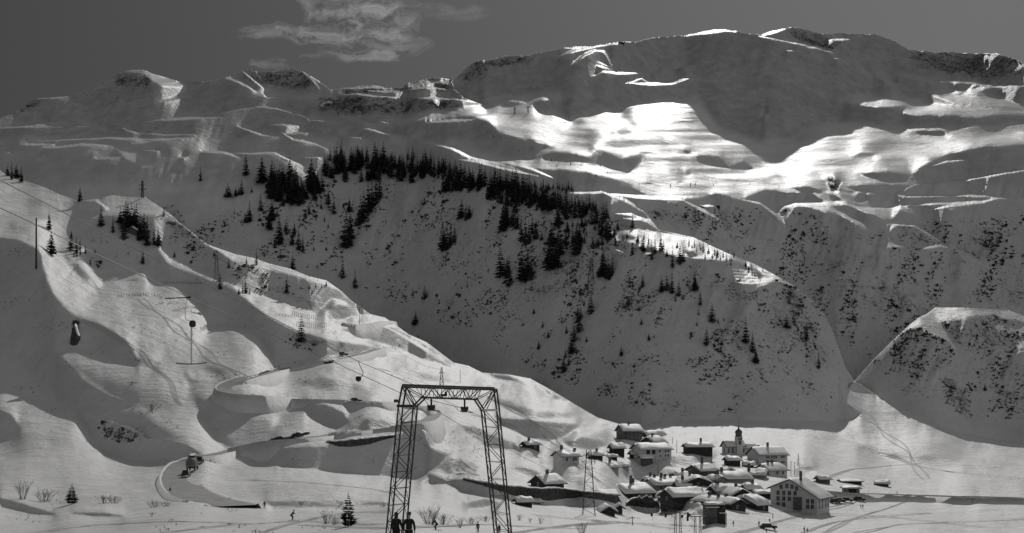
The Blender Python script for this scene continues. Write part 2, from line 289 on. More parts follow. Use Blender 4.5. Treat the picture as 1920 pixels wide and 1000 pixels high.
P(.7, 1, (786,346),(806,343),(827,350),(826,360),(800,361),(790,356)); P(0,0,(798,349),(822,352),(818,355),(800,353)); S(.9,2.5,(742,341),(780,342)); S(.8,2,(878,332),(890,342),(920,344),(940,352)); S(.8,2,(930,366),(950,372))
# rims of the middle humps left of the plateau
S(1, 4, (770,258),(817,270),(847,278),(880,294),(920,304),(954,312),(974,318)); P(.8,1.5,(840,288),(880,293),(960,314),(1011,329),(960,322),(898,303))
S(1, 3, (851,298),(898,304),(946,317),(1011,330)); S(1,3,(895,299),(960,306),(997,317),(1048,337)); S(.8,2,(690,242),(720,250),(760,254)); S(.7,2,(640,255),(680,258)); S(.6,2,(700,225),(740,232),(780,232)); S(.9,3.5,(800,230),(850,226),(890,224))
P(1, 1, (655,243),(700,238),(800,214),(840,206),(900,196),(880,214),(830,222),(780,226),(700,241)); S(.7,1.5,(640,222),(670,224),(700,232))
S(1, 2, (762,183),(800,184),(850,185),(880,190),(892,193)); S(.8,2,(640,178),(670,176),(700,180),(740,182)); S(.9,2,(640,167),(700,163),(740,167)); P(.7,1,(755,167),(775,155),(800,150),(845,152),(848,158),(815,157),(780,163)); S(.7,2,(762,170),(800,163),(845,168)); S(.7,2,(690,170),(720,172),(756,171))
# left skyline peaks
P(1, 1, (272,133),(290,140),(318,148),(330,156),(352,160),(350,172),(330,180),(310,182),(290,191),(284,186),(300,178),(306,170),(296,160),(284,154),(276,142)); S(1,3,(300,146),(330,153),(345,162))
S(1, 5, (425,148),(445,152),(465,162),(480,172)); P(1,1,(480,172),(500,174),(540,178),(580,180),(606,178),(600,184),(570,186),(530,182),(490,180)); S(1,3,(455,134),(478,152),(500,170)); S(1,2.5,(565,133),(590,146),(614,162),(622,168)); S(.8,2,(584,148),(600,168))
S(.7,2,(480,134),(490,148)); S(.8,2,(490,174),(500,182),(560,180)); S(.7,2,(268,202),(300,190),(345,183)); S(.6,1.5,(72,186),(130,182)); S(.8,2,(240,135),(270,134)); S(.5,1.5,(40,208),(60,196))
S(.8, 2, (0,241),(40,237),(90,231),(66,230)); S(1,3,(130,228),(160,231),(185,234)); S(.8,2,(0,240),(90,237),(150,236),(225,236),(240,246),(258,250)); S(1,3,(225,236),(245,245),(258,249)); S(.9,2.5,(258,250),(310,252),(366,252)); S(.6,2,(275,244),(300,246))
S(.8, 2, (230,232),(300,225),(400,214),(450,205),(500,200)); S(1,3,(480,200),(520,203),(560,213),(580,222)); S(.7,2,(580,226),(640,226)); S(.6,2,(300,227),(360,222),(415,220)); S(.8,3,(500,234),(530,233),(565,236))
S(.9, 3, (60,266),(120,262),(200,258),(260,261),(330,260)); S(.7,2,(250,270),(300,262),(360,258)); S(.9,3,(40,272),(100,270)); S(1,4,(65,278),(110,276),(150,271),(210,272)); P(1,1,(185,272),(215,270),(205,280),(190,277)); P(.8,1.5,(250,264),(300,262),(330,266),(300,270),(270,268)); S(.9,3,(265,281),(300,282)); 
P(1, 1.5, (225,283),(250,282),(262,290),(285,303),(280,314),(262,310),(240,300),(228,292)); S(.8,2,(180,299),(225,294)); P(.7,1.5,(0,292),(25,290),(12,298),(0,300)); S(.9,2,(50,297),(75,292),(82,285)); S(.6,2,(0,285),(20,284))
S(1, 3, (445,238),(470,245),(490,252),(522,256)); P(1,1,(480,248),(500,247),(523,256),(510,264),(495,258)); S(.9,3,(530,250),(550,262),(590,268),(620,280)); P(.9,1,(555,262),(600,264),(640,272),(630,286),(618,290),(605,276),(570,270)); S(.6,2,(535,252),(560,249),(590,248))
S(1, 4, (378,285),(420,285),(450,296)); S(.9,3,(420,285),(470,288),(515,286),(540,298),(570,312),(582,318)); P(1,1,(498,284),(525,284),(560,304),(584,318),(572,328),(555,320),(545,308),(520,298)); S(.7,2,(335,297),(352,293)); S(.7,2,(570,296),(605,294))
# left hill: steep pieces turned from the sun
P(0, 1, (-300,300),(-100,400),(0,446),(34,450),(75,470),(85,490),(85,521),(102,555),(136,589),(184,606),(218,626),(238,640),(260,676),(256,686),(224,676),(176,658),(140,650),(104,660),(132,688),(160,716),(200,740),(256,760),(208,764),(160,762),(140,768),(108,748),(84,724),(60,708),(40,692),(0,680),(-300,640))
P(.45, 6, (130,690),(160,690),(260,730),(330,750),(300,766),(256,760),(200,740),(160,716)); S(.3,2,(200,735),(240,746))
P(0, 1.5, (140,768),(176,780),(208,792),(256,812),(304,824),(352,836),(375,850),(332,860),(280,865),(240,862),(200,848),(176,828),(152,792)); P(.5,5,(160,764),(260,770),(300,800),(360,830),(300,822),(220,796))
P(0, 1, (-100,760),(0,768),(24,780),(36,804),(0,818),(-100,830))
P(0, 1, (156,426),(170,416),(190,405),(218,404),(250,404),(286,405),(306,405),(340,419),(364,439),(398,463),(435,484),(466,497),(503,504),(558,516),(639,545),(660,575),(690,600),(680,606),(640,596),(600,592),(578,582),(544,572),(503,558),(466,548),(442,545),(408,524),(374,504),(340,490),(306,467),(296,462),(240,470),(200,470),(170,450))
P(0, 1, (170,450),(240,460),(296,465),(313,487),(340,504),(374,518),(425,535),(456,558),(503,596),(558,620),(600,632),(660,645),(700,652),(640,664),(580,674),(516,690),(508,672),(492,644),(480,624),(476,620),(435,603),(395,613),(367,626),(391,606),(384,592),(367,565),(344,541),(306,528),(279,518),(276,500),(238,511),(190,514),(184,504),(163,477))
P(1, 0.7, (299,463),(327,480),(374,504),(408,521),(446,538),(469,550),(503,562),(544,579),(590,600),(640,610),(660,640),(578,620),(531,606),(486,579),(452,552),(425,531),(384,516),(340,502),(320,501),(303,480))
P(0, 1, (156,385),(180,382),(204,395),(190,398),(165,397)); S(1,3,(150,377),(180,376),(204,392)); S(1,3,(384,458),(401,466),(442,480),(476,492),(503,500),(558,512),(612,528),(640,546),(660,568)); P(1,.7,(401,464),(440,478),(466,498),(440,490)); 
P(1, .7, (590,594),(612,570),(622,560),(640,562),(660,572),(694,594),(720,602),(690,612),(660,606),(640,604),(610,606)); P(0,1,(614,582),(625,568),(650,574),(664,590),(650,598),(625,600)); P(0,1,(655,556),(672,570),(692,590),(676,588))
P(.1, 1.5, (640,618),(680,606),(740,616),(800,650),(850,688),(800,676),(740,650),(690,636)); S(1,4,(700,604),(742,622),(790,650),(850,690),(900,706)); P(.5,2,(660,628),(700,640),(760,664),(720,660))
P(.15,2,(120,480),(150,500),(176,520),(190,545),(170,540),(140,510)) ; P(.3,2,(140,530),(170,545),(178,555),(160,548)); S(.2,2.5,(225,527),(260,524),(280,520)); S(.2,2.5,(215,555),(260,553),(300,552)); S(.2,2.5,(310,562),(350,558)); P(.2,1.5,(318,606),(350,590),(374,578),(360,590),(335,602)); P(.2,1.5,(100,530),(130,505),(140,500),(125,515))
P(.2, 2, (256,676),(276,672),(300,676),(286,688),(266,688)); P(.3,2,(346,700),(365,715),(380,716),(352,716)); P(.45,4,(375,690),(400,684),(430,700),(410,704)); 
# road bends and banks
P(0, 1, (412,742),(460,745),(524,751),(548,760),(492,772),(460,778),(432,768)); P(0,1,(576,760),(612,760),(648,776),(652,792),(632,802),(604,792),(576,776)); P(.1,1,(656,806),(680,785),(716,785),(740,797),(692,808))
P(.45, 5, (388,800),(360,740),(412,760),(470,785),(520,790),(510,820),(432,842)); P(.2,3,(410,800),(440,836),(425,838),(395,812))
P(0, 1.5, (524,842),(580,836),(640,832),(740,814),(786,799),(802,814),(808,840),(846,853),(830,866),(802,885),(779,898),(744,896),(680,890),(524,872)); P(.35,6,(440,850),(530,840),(530,872),(470,860))
P(.05, 1, (516,688),(580,676),(640,666),(704,652),(690,664),(640,672),(580,682),(530,692)); P(.4,2,(484,716),(500,700),(520,692),(510,705)); P(.5,3,(560,720),(600,705),(690,730),(620,735))
P(.1, 1.5, (859,797),(885,798),(936,821),(968,830),(978,846),(942,843),(917,840),(901,830),(872,808)); P(.05,1.5,(933,782),(984,786),(1010,789),(1054,793),(1083,798),(1070,812),(1055,822),(1029,829),(1000,822),(968,808),(936,798))
P(.15, 1.5, (1057,829),(1092,821),(1127,828),(1136,833),(1114,842),(1070,840)); P(.1,1,(904,701),(952,704),(980,716),(940,712)); P(.1,1,(1000,715),(1030,735),(1062,752),(1040,748)); P(.5,3,(900,740),(1000,770),(1080,780),(1000,786)); P(.5,3,(720,690),(800,700),(860,720),(780,712))
P(.2, 1.5, (955,876),(975,874),(1000,880),(1020,896),(985,892)); P(.35,3,(820,880),(850,860),(870,880),(850,893)); P(.2,1,(802,888),(830,896),(820,905),(806,902))
P(.35,1,(500,941),(640,938),(724,944),(640,952),(510,950)); P(.1,1,(0,934),(24,940),(64,952),(104,965),(60,962),(0,948)); P(.2,1,(132,962),(192,960),(232,968),(180,970));
S(.25, 3, (1140,872),(1170,870),(1230,880)); P(.4,2,(1240,858),(1280,856),(1300,866),(1310,880),(1270,872)); P(.3,2,(1500,870),(1530,880),(1510,888),(1496,880)); P(.5,3,(1620,845),(1750,855),(1800,870),(1680,862)); P(.4,2,(1610,835),(1680,840),(1660,846),(1620,842)); P(.55,3,(1780,935),(1830,936),(1820,943),(1785,942))
P(0, 1, (797,899),(830,898),(868,900),(905,910),(960,928),(1005,938),(1075,930),(1110,935),(1160,944),(1158,951),(1090,949),(1000,944),(960,938),(925,934),(890,926),(863,921),(855,913),(826,907),(801,906))
P(0, 1, (873,945),(897,938),(922,935),(931,942),(919,949),(880,953))
P(.1, 1, (1178,949),(1235,949),(1240,938),(1280,941),(1315,944),(1318,951),(1275,955),(1250,958),(1215,961),(1195,956)); P(.2,1,(1298,964),(1306,955),(1318,953),(1322,966))
P(.42, 3, (1150,872),(1180,866),(1258,866),(1262,896),(1220,902),(1180,896),(1160,888)); P(.45,3,(1044,872),(1090,872),(1086,905),(1060,912),(1050,898)); P(.5,2,(982,845),(1014,845),(1012,858),(985,860)); P(.5,2,(1165,828),(1210,828),(1206,844),(1168,842)); P(.55,2,(1288,855),(1340,857),(1336,868),(1296,866))
BPAINT = B.copy()

# --- value noise, horizontal drifts ---
def vnoise(su, sv, seed, shear=0.0):
    r = np.random.default_rng(seed)
    x = (UG+shear*VG)/su; y = VG/sv
    x = x-x.min(); y = y-y.min()
    nx, ny = int(x.max())+3, int(y.max())+3
    g = r.random((ny, nx))*2-1
    xi = x.astype(int); yi = y.astype(int); fx = x-xi; fy = y-yi
    fx = fx*fx*(3-2*fx); fy = fy*fy*(3-2*fy)
    return (g[yi,xi]*(1-fx)+g[yi,xi+1]*fx)*(1-fy)+(g[yi+1,xi]*(1-fx)+g[yi+1,xi+1]*fx)*fy
N1 = vnoise(90,22,1,.5)*.5+vnoise(40,10,2,.3)*.35+vnoise(16,6,3,.2)*.25+vnoise(7,4,4)*.15
NP = vnoise(240,13,11,.8)*.45+vnoise(110,8,12,.5)*.4+vnoise(80,5,13,.5)*.45+vnoise(50,3,15,-.3)*.35
N1 = np.where(VG < 420, NP, N1)
N2 = vnoise(60,60,5)*.5+vnoise(26,26,6)*.35+vnoise(12,12,7)*.3+vnoise(6,6,8)*.2

# gentle slope of each region (degrees towards the viewer)
CP = np.array([(0,1060,-5),(500,1060,-5),(900,1060,-5.2),(200,990,-4.6),(450,990,-4.6),(700,990,-4.8),(300,960,-3.5),(700,962,-3.5),(900,990,-4.2),(1200,1060,-2),(1500,1060,-1),(1900,1060,-.5),
 (1300,985,.5),(1700,980,.5),(1900,900,1),(1600,880,1.2),(1500,840,3),(1350,850,4),(1350,930,2),(1200,880,8),(1100,900,8),(1000,870,10),(900,900,3),(900,935,.5),(1000,940,1),
 (100,890,1.5),(500,900,1.5),(250,930,0),(650,930,1),(750,770,10),(600,740,10),(700,700,11),(1000,770,9),(900,740,10),(450,700,14),(300,720,16),(100,800,14),(400,830,8),
 (50,700,20),(250,600,21),(100,450,21),(0,350,22),(300,500,21),(600,600,14),(0,560,22),(-200,700,20),(-200,400,22),
 (1680,775,14),(1600,760,16),(1750,820,6),(1850,860,3),(1850,620,19),(1750,590,19),
 (1200,440,17),(1400,500,17),(700,250,19),(300,240,19),(300,180,18),(900,230,19),(1000,200,18.5),(1100,240,18),(1300,250,18),(1500,290,17.5),(1700,270,18),(1900,200,19.5),(1900,300,17.5),(1300,340,17),(1500,360,16.5),(1700,380,16),(1700,460,17),(1300,100,22),(1500,70,23),(1800,60,22),(900,60,22),(300,60,20),(2200,200,20),(2200,900,2),(2200,500,18),(-200,900,1),(-200,250,19),(-200,1000,-3.5)], float)
def idw(cp, U, V, p=5.0, sv=2.2):
    num = np.zeros(U.shape); den = np.zeros(U.shape)
    for (a, b, c) in cp:
        w = 1/(((U-a)**2+((V-b)*sv)**2+6400)**(p/2)); num += w*c; den += w
    return num/den
cu = U_A+20*np.arange(int((U_B-U_A)/20)+2); cv = V_A+20*np.arange(int((V_B-V_A)/20)+2)
cU, cV = np.meshgrid(cu, cv); S0c = idw(CP, cU, cV)
def upsample(g, us, vs):
    x = (UG-us[0])/(us[1]-us[0]); y = (VG-vs[0])/(vs[1]-vs[0])
    xi = np.clip(x.astype(int),0,g.shape[1]-2); yi = np.clip(y.astype(int),0,g.shape[0]-2); fx = x-xi; fy = y-yi
    return (g[yi,xi]*(1-fx)+g[yi,xi+1]*fx)*(1-fy)+(g[yi+1,xi]*(1-fx)+g[yi+1,xi+1]*fx)*fy
S0 = upsample(S0c, cu, cv)+3.2*np.clip((440-VG)/60,0,1)
DARK = 45.5
DARKM = blur((BPAINT < .3).astype(float), 2)
nearf = np.clip((VG-900)/60, 0, 1)
plate = ((VG < 420)).astype(float)
dk = DARK-5.0*np.clip((700-UG)/200,0,1)*np.clip((345-VG)/20,0,1)-2.5*np.clip((UG-700)/200,0,1)*np.clip((300-VG)/30,0,1)
ang = dk+(S0-dk)*np.clip(BPAINT,0,1)**.8
amp = np.where(BPAINT > .5, np.where(VG<420, 8.0, 5.0)*np.clip((S0+6)/22,0.12,1), 3.5)
ang = ang+amp*np.where(BPAINT > .5, N1, N2*.9)
CRAG = np.zeros((NR, NC))
for cp_ in ([(860,145),(890,112),(1000,99),(1000,122),(930,128),(870,160)],[(425,148),(550,128),(605,150),(560,172),(500,160)],[(1475,52),(1540,60),(1580,80),(1560,98),(1490,78)],[(1690,95),(1920,104),(1920,142),(1840,150),(1720,130)],[(590,180),(740,178),(880,190),(860,208),(700,218),(600,215)],[(215,140),(285,138),(285,170),(215,165)],[(40,190),(80,184),(75,208),(15,222)],[(640,165),(850,147),(850,172),(640,180)]): CRAG = np.maximum(CRAG, blur(poly_mask(cp_).astype(float), 4))
ang = ang+CRAG*(11*vnoise(9,16,61)+9*vnoise(5,8,62)+4*vnoise(18,5,63))
TH = np.tan(np.radians(np.clip(ang, -12, 54)))
TH = np.maximum(TH, TG+.045)
sk_ = STK*np.clip((620-VG)/60, 0, 1)
TH = TH+(np.clip(TG+np.where((VG<330)&(UG<900), .06, .085), .2, .42)-TH)*np.clip(sk_*1.25,0,1)
dS = TH-TG
gt = 1/dS*(SV/F)                         # wanted rise of ln(depth) from one row to the row above
gy = .5*(gt[:-1]+gt[1:]); dy = .5*(dS[:-1]+dS[1:])
wy = np.clip((dy/.6)**4, 2e-4, 1.0)/(SV/F)**2*1e-6
dx = .5*(dS[:,:-1]+dS[:,1:])
wx = .05*np.clip((dx/.6)**2, .02, 1)/(SV/F)**2*1e-6
# depth steps behind the crests
def step_of(curve, dl):
    c = pl(curve, UU); d = pl(dl, UU)
    ok = (UU >= curve[0][0]) & (UU <= curve[-1][0])
    return c, np.where(ok, d, 0.0)
JUMPS = [(CREST, [(-300,.62),(0,.58),(300,.60),(640,.55),(900,.30),(1100,.14),(1200,0.03)]),
         (SHOULDER, [(1130,0.02),(1235,.06),(1400,.20),(1500,.26),(1560,.22),(1600,.05),(1640,0.01)]),
         ([(846,150),(852,168),(870,184),(895,193),(905,197)], [(846,.12),(905,.03)]),
         (RLOW, [(1590,0.01),(1640,.08),(1720,.16),(1800,.2),(1920,.2),(2220,.2)])]
JY = np.zeros((NR-1,NC)); JX = np.zeros((NR,NC-1), bool)
for c_, d_ in JUMPS:
    c, d = step_of(c_, d_); up = (VG < c[None,:]) & (d[None,:] > 0)
    cross = (up[:-1] & ~up[1:]) & (d[None,:] > 0)
    JY = np.where(cross, d[None,:], JY)
    JX |= (up[:,1:] != up[:,:-1]) & (d[None,1:] > 0) & (d[None,:-1] > 0)
LB = np.log(pl([(-300,110),(0,90),(400,72),(650,40),(760,35),(850,36),(950,46),(1100,95),(1250,170),(1400,225),(1600,250),(2220,250)], UU))
def cgsolve(L, gy, wy, wx, w0, L0, iters, gx=None):
    def op(x):
        r = w0*x
        a = wy*(x[:-1]-x[1:]); r[:-1] += a; r[1:] -= a
        b = wx*(x[:,1:]-x[:,:-1]); r[:,1:] += b; r[:,:-1] -= b
        return r
    rhs = w0*L0; a = wy*gy; rhs[:-1] += a; rhs[1:] -= a
    if gx is not None: b = wx*gx; rhs[:,1:] += b; rhs[:,:-1] -= b
    D = w0.copy(); D[:-1]+=wy; D[1:]+=wy; D[:,1:]+=wx; D[:,:-1]+=wx
    r = rhs-op(L); z = r/D; p = z.copy(); rz = (r*z).sum()
    for k in range(iters):
        q = op(p); al = rz/(p*q).sum(); L = L+al*p; r = r-al*q; z = r/D
        rn = (r*z).sum(); p = z+(rn/rz)*p; rz = rn
    return L
# coarse to fine
def cy(a, k): 
    n = (a.shape[0]+k-1)//k; p = np.pad(a, ((0,n*k-a.shape[0]),(0,0)), mode='edge').reshape(n,k,-1); return p
def coarse(a, k, f=np.mean):
    n, m = (a.shape[0]+k-1)//k, (a.shape[1]+k-1)//k
    p = np.pad(a, ((0,n*k-a.shape[0]),(0,m*k-a.shape[1])), mode='edge').reshape(n,k,m,k)
    return f(p, axis=(1,3))
L = None
JYf = np.vstack([JY, np.zeros((1,NC))]); JXf = np.hstack([JX, np.zeros((NR,1),bool)]).astype(float)
# flanks that turn their side to the sun (rise of ln(depth) per unit of view tangent)
GX = np.zeros((NR,NC)); GXW = np.zeros((NR,NC))
for val, wt, pts in ((3.2, .6, [(274,134),(292,141),(318,149),(332,157),(351,161),(347,172),(330,180),(310,183),(292,190),(286,186),(302,177),(308,169),(298,159),(284,152)]), (2.2,.3,[(565,134),(590,148),(614,165),(600,166),(580,150)])):
    mk = poly_mask(pts).astype(float); mk = blur(mk, 1); GX = np.maximum(GX, mk*val); GXW = np.maximum(GXW, (mk > .3)*wt)
GXW = np.maximum(GXW, .12*blur(poly_mask([(335,215),(445,215),(440,300),(330,300)]).astype(float), 10))
WXM = 1+11*np.clip((345-VG)/20,0,1)*np.clip((760-UG)/80,0,1)+9*np.clip((400-VG)/20,0,1)*np.clip((UG-800)/60,0,1)*(BPAINT>.4)
WYF, WXF, WXK = 4e-3, .02, .035*(SV/SU)**2
LB0 = LB
for k, it in ((16,600),(8,500),(4,400),(2,220),(1,120)):
    dSk = coarse(dS, k); gk = coarse(gt, k)*k
    wsk = coarse(sk_, k)*.15
    jk = coarse(JYf, k, np.max); jx = coarse(JXf, k, np.max)
    n, m = dSk.shape
    a = .5*(gk[:-1]+gk[1:])
    dyk = .5*(dSk[:-1]+dSk[1:]); dxk = .5*(dSk[:,:-1]+dSk[:,1:])
    wyk = np.maximum(np.clip((dyk/.6)**2.4, WYF, 4.0), wsk[:-1]); wxk = WXK*np.clip((dxk/.6)**2, WXF, 1)*coarse(WXM, k)[:,:-1]; gxk = coarse(GX, k)[:,:-1]*k*(SU/F); wxk = np.maximum(wxk, coarse(GXW, k)[:,:-1])
    jj = jk[:-1] if k == 1 else np.maximum(jk[:-1], 0)
    a = a+jj; wyk = np.where(jj > 0, .004, wyk); wxk = np.where(jx[:,:-1] > 0, 1e-6, wxk)
    w0k = np.zeros((n,m)); w0k[-1] = 3000
    L0k = np.broadcast_to(coarse(np.repeat(LB0[None,:],k,0), k), (n,m)).copy()
    if L is None:
        L = L0k+np.cumsum(np.vstack([a, np.zeros((1,m))])[::-1],0)[::-1]
    else:
        yi = (np.arange(n)+.5)/2-.5; xi = (np.arange(m)+.5)/2-.5
        yi = np.clip(yi,0,L.shape[0]-1.001); xi = np.clip(xi,0,L.shape[1]-1.001)
        y0 = yi.astype(int); x0 = xi.astype(int); fy = (yi-y0)[:,None]; fx = (xi-x0)[None,:]
        L = (L[y0][:,x0]*(1-fx)+L[y0][:,x0+1]*fx)*(1-fy)+(L[y0+1][:,x0]*(1-fx)+L[y0+1][:,x0+1]*fx)*fy
    L = cgsolve(L, a, wyk, wxk, w0k, L0k, it, gxk)
gmin = (SV/F)/1.3; gmax = (SV/F)/.015
for rnd in range(5):
    G = L[:-1]-L[1:]
    lo = G < gmin; hi = (G > gmax) & (JY <= 0)
    a = np.where(lo, gmin*1.2, np.where(hi, gmax*.8, a)); wyk = np.where(lo|hi, np.maximum(wyk*4, .3), wyk)
    L = cgsolve(L, a, wyk, wxk, w0k, L0k, 60, gxk)
G = np.maximum(L[:-1]-L[1:], gmin*.5)
LY = np.vstack([L[-1:]+np.cumsum(G[::-1],0)[::-1], L[-1:]])
LY = np.vstack([L[-1:]+np.cumsum(G[::-1],0)[::-1], L[-1:]])
# gullies and ribs on the steep faces
gm_ = blur((BPAINT < .3).astype(float), 4)*np.clip((800-VG)/60, 0, 1)*np.clip((UG-350+(400-VG)*4)/200, 0, 1)
gm_ = gm_*(.35+.65*np.clip((VG-300)/80, 0, 1))
LY = LY+gm_*(.0042*vnoise(34,120,71,.5)+.0026*vnoise(15,60,72,.4)+.0012*vnoise(7,24,73,.3))
# ---- END TERRAIN ----
ROCK = np.zeros((NR, NC))
def K(d, feather, *pts):
    global ROCK
    m = poly_mask(pts).astype(float); m = blur(m, feather); ROCK = np.maximum(ROCK, m*d)
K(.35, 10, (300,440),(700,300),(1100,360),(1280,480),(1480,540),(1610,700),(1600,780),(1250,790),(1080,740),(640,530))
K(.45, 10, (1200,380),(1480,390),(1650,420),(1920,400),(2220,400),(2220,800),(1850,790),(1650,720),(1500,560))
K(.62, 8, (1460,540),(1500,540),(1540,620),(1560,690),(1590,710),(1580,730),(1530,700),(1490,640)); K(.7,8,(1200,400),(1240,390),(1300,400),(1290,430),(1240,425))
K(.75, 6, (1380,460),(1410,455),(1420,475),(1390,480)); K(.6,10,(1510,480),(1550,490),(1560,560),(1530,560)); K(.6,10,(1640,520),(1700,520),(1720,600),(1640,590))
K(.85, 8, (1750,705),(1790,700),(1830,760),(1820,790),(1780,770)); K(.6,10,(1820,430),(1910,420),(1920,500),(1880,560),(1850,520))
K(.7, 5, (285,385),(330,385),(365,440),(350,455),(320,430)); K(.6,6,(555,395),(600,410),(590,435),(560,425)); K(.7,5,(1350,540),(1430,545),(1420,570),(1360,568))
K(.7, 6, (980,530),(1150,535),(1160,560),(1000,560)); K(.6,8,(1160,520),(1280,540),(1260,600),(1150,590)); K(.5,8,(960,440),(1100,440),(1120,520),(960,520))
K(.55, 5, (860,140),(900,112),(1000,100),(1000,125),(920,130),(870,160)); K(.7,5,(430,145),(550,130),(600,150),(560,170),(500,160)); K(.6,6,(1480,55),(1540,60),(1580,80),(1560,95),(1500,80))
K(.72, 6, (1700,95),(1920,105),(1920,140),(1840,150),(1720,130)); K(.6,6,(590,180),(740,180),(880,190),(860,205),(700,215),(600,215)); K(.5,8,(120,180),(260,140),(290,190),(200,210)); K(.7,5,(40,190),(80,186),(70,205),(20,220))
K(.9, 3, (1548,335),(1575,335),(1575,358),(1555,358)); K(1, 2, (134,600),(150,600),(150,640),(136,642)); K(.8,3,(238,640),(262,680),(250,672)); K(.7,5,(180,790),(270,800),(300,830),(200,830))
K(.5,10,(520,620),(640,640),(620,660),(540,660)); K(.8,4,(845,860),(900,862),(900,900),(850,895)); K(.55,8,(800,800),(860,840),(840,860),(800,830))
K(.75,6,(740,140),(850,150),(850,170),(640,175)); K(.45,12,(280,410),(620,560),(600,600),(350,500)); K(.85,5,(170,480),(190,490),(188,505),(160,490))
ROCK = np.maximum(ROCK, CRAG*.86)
STUB_SHADE = np.maximum(ROCK*.45, blur((BPAINT < .35).astype(float), 4)*np.where(VG < 260, .85, np.where(VG < 345, .5, .25)))  # ROCK part is stubble; the rest paints shade onto unlit faces, deepest uppermost
STUB_SHADE = blur(STUB_SHADE, 4)
# ---- terrain sheet ----
VX = VG.copy(); TOPROW = np.zeros(NC, int)
SKV = pl(SKY, UU)+vnoise(9,9,21)[0]*1.0*np.clip((UU-300)/1000,.4,1)+vnoise(26,9,22)[0]*1.0
for c_, d_ in JUMPS:
    c, d = step_of(c_, d_)
    for j in range(NC):
        if d[j] <= 0: continue
        i = int(np.searchsorted(VV, c[j]))
        VX[i,j] = c[j]; VX[i-1,j] = c[j]-.04
LYF = LY.copy()
for j in range(NC):
    i = int(np.searchsorted(VV, SKV[j])); TOPROW[j] = i; VX[i,j] = SKV[j]
TX = (V0H-VX)/F; YY = np.exp(LYF); XX = YY*(UG-960.0)/F; ZZ = YY*TX
# behind the skyline the ground falls away again
for j in range(NC):
    i0 = TOPROW[j]
    for k in range(1, 7):
        if i0-k < 0: break
        YY[i0-k,j] = YY[i0,j]+25*k; XX[i0-k,j] = XX[i0,j]*(YY[i0-k,j]/YY[i0,j]); ZZ[i0-k,j] = ZZ[i0,j]-14*k
def ground(u, v):
    """point of the terrain seen in the direction of photo pixel (u, v)"""
    x = min(max((u-U_A)/SU, 0), NC-1.001); j = int(x); fx = x-j
    def col(jj):
        vv = max(v, SKV[jj]); i = int(np.searchsorted(VX[:,jj], vv))
        # rows are increasing in v below the skyline
        i = max(TOPROW[jj]+1, min(i, NR-1)); a, b = VX[i-1,jj], VX[i,jj]; f = 0 if b-a < 1e-6 else min(max((vv-a)/(b-a),0),1)
        if LYF[i-1,jj]-LYF[i,jj] > .04 and b-a < .1: f = 1
        return LYF[i-1,jj]*(1-f)+LYF[i,jj]*f
    a, b = col(j), col(j+1)
    L = a*(1-fx)+b*fx if abs(a-b) < .05 else (a if fx < .5 else b)
    Y = math.exp(L); return Vector((Y*(u-960)/F, Y, Y*(V0H-v)/F))
def z_at(x, y):
    u = 960+F*x/max(y, 1); jx = min(max((u-U_A)/SU, 0), NC-1.001); j = int(jx); fx = jx-j; ly = math.log(max(y, 1)); r = []
    for jj in (j, j+1):
        a = LYF[TOPROW[jj]:,jj][::-1]; r.append(np.interp(ly, a, TX[TOPROW[jj]:,jj][::-1]))
    return (r[0]*(1-fx)+r[1]*fx)*y
def at_depth(u, Y):
    x = Y*(u-960)/F; return Vector((x, Y, z_at(x, Y)))
# near apron from the lowest row back to the photographer's feet
NA = 14
ax = []; 
for k in range(1, NA+1):
    f = 1-k/NA; ax.append(np.stack([XX[-1]*f, YY[-1]*f-3*(1-f), ZZ[-1]*f-1.7*(1-f)], -1))
allv = np.concatenate([np.stack([XX,YY,ZZ],-1), np.array(ax)], 0)
R2 = NR+NA
idx = np.arange(R2*NC).reshape(R2, NC)
keep = np.ones((R2-1, NC-1), bool)
for j in range(NC-1):
    keep[:max(0, max(TOPROW[j],TOPROW[j+1])-6), j] = False
q = np.stack([idx[:-1,:-1], idx[1:,:-1], idx[1:,1:], idx[:-1,1:]], -1)[keep]
me = bpy.data.meshes.new('snow_ground')
me.vertices.add(R2*NC); me.vertices.foreach_set('co', allv.reshape(-1).astype(np.float32))
me.loops.add(q.size); me.loops.foreach_set('vertex_index', q.reshape(-1).astype(np.int32))
me.polygons.add(len(q)); me.polygons.foreach_set('loop_start', (np.arange(len(q))*4).astype(np.int32))
me.update(calc_edges=True); me.validate()
used = np.zeros(R2*NC, bool); used[q.reshape(-1)] = True
me.polygons.foreach_set('use_smooth', np.ones(len(me.polygons), bool))
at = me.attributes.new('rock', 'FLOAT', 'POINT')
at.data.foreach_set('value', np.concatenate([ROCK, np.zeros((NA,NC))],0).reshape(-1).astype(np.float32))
at = me.attributes.new('thin_snow_shade', 'FLOAT', 'POINT')
at.data.foreach_set('value', np.concatenate([STUB_SHADE, np.zeros((NA,NC))],0).reshape(-1).astype(np.float32))
terr = bpy.data.objects.new('snow_ground', me); COL.objects.link(terr)
me.materials.append(snow_ground()); terr['kind'] = 'structure'
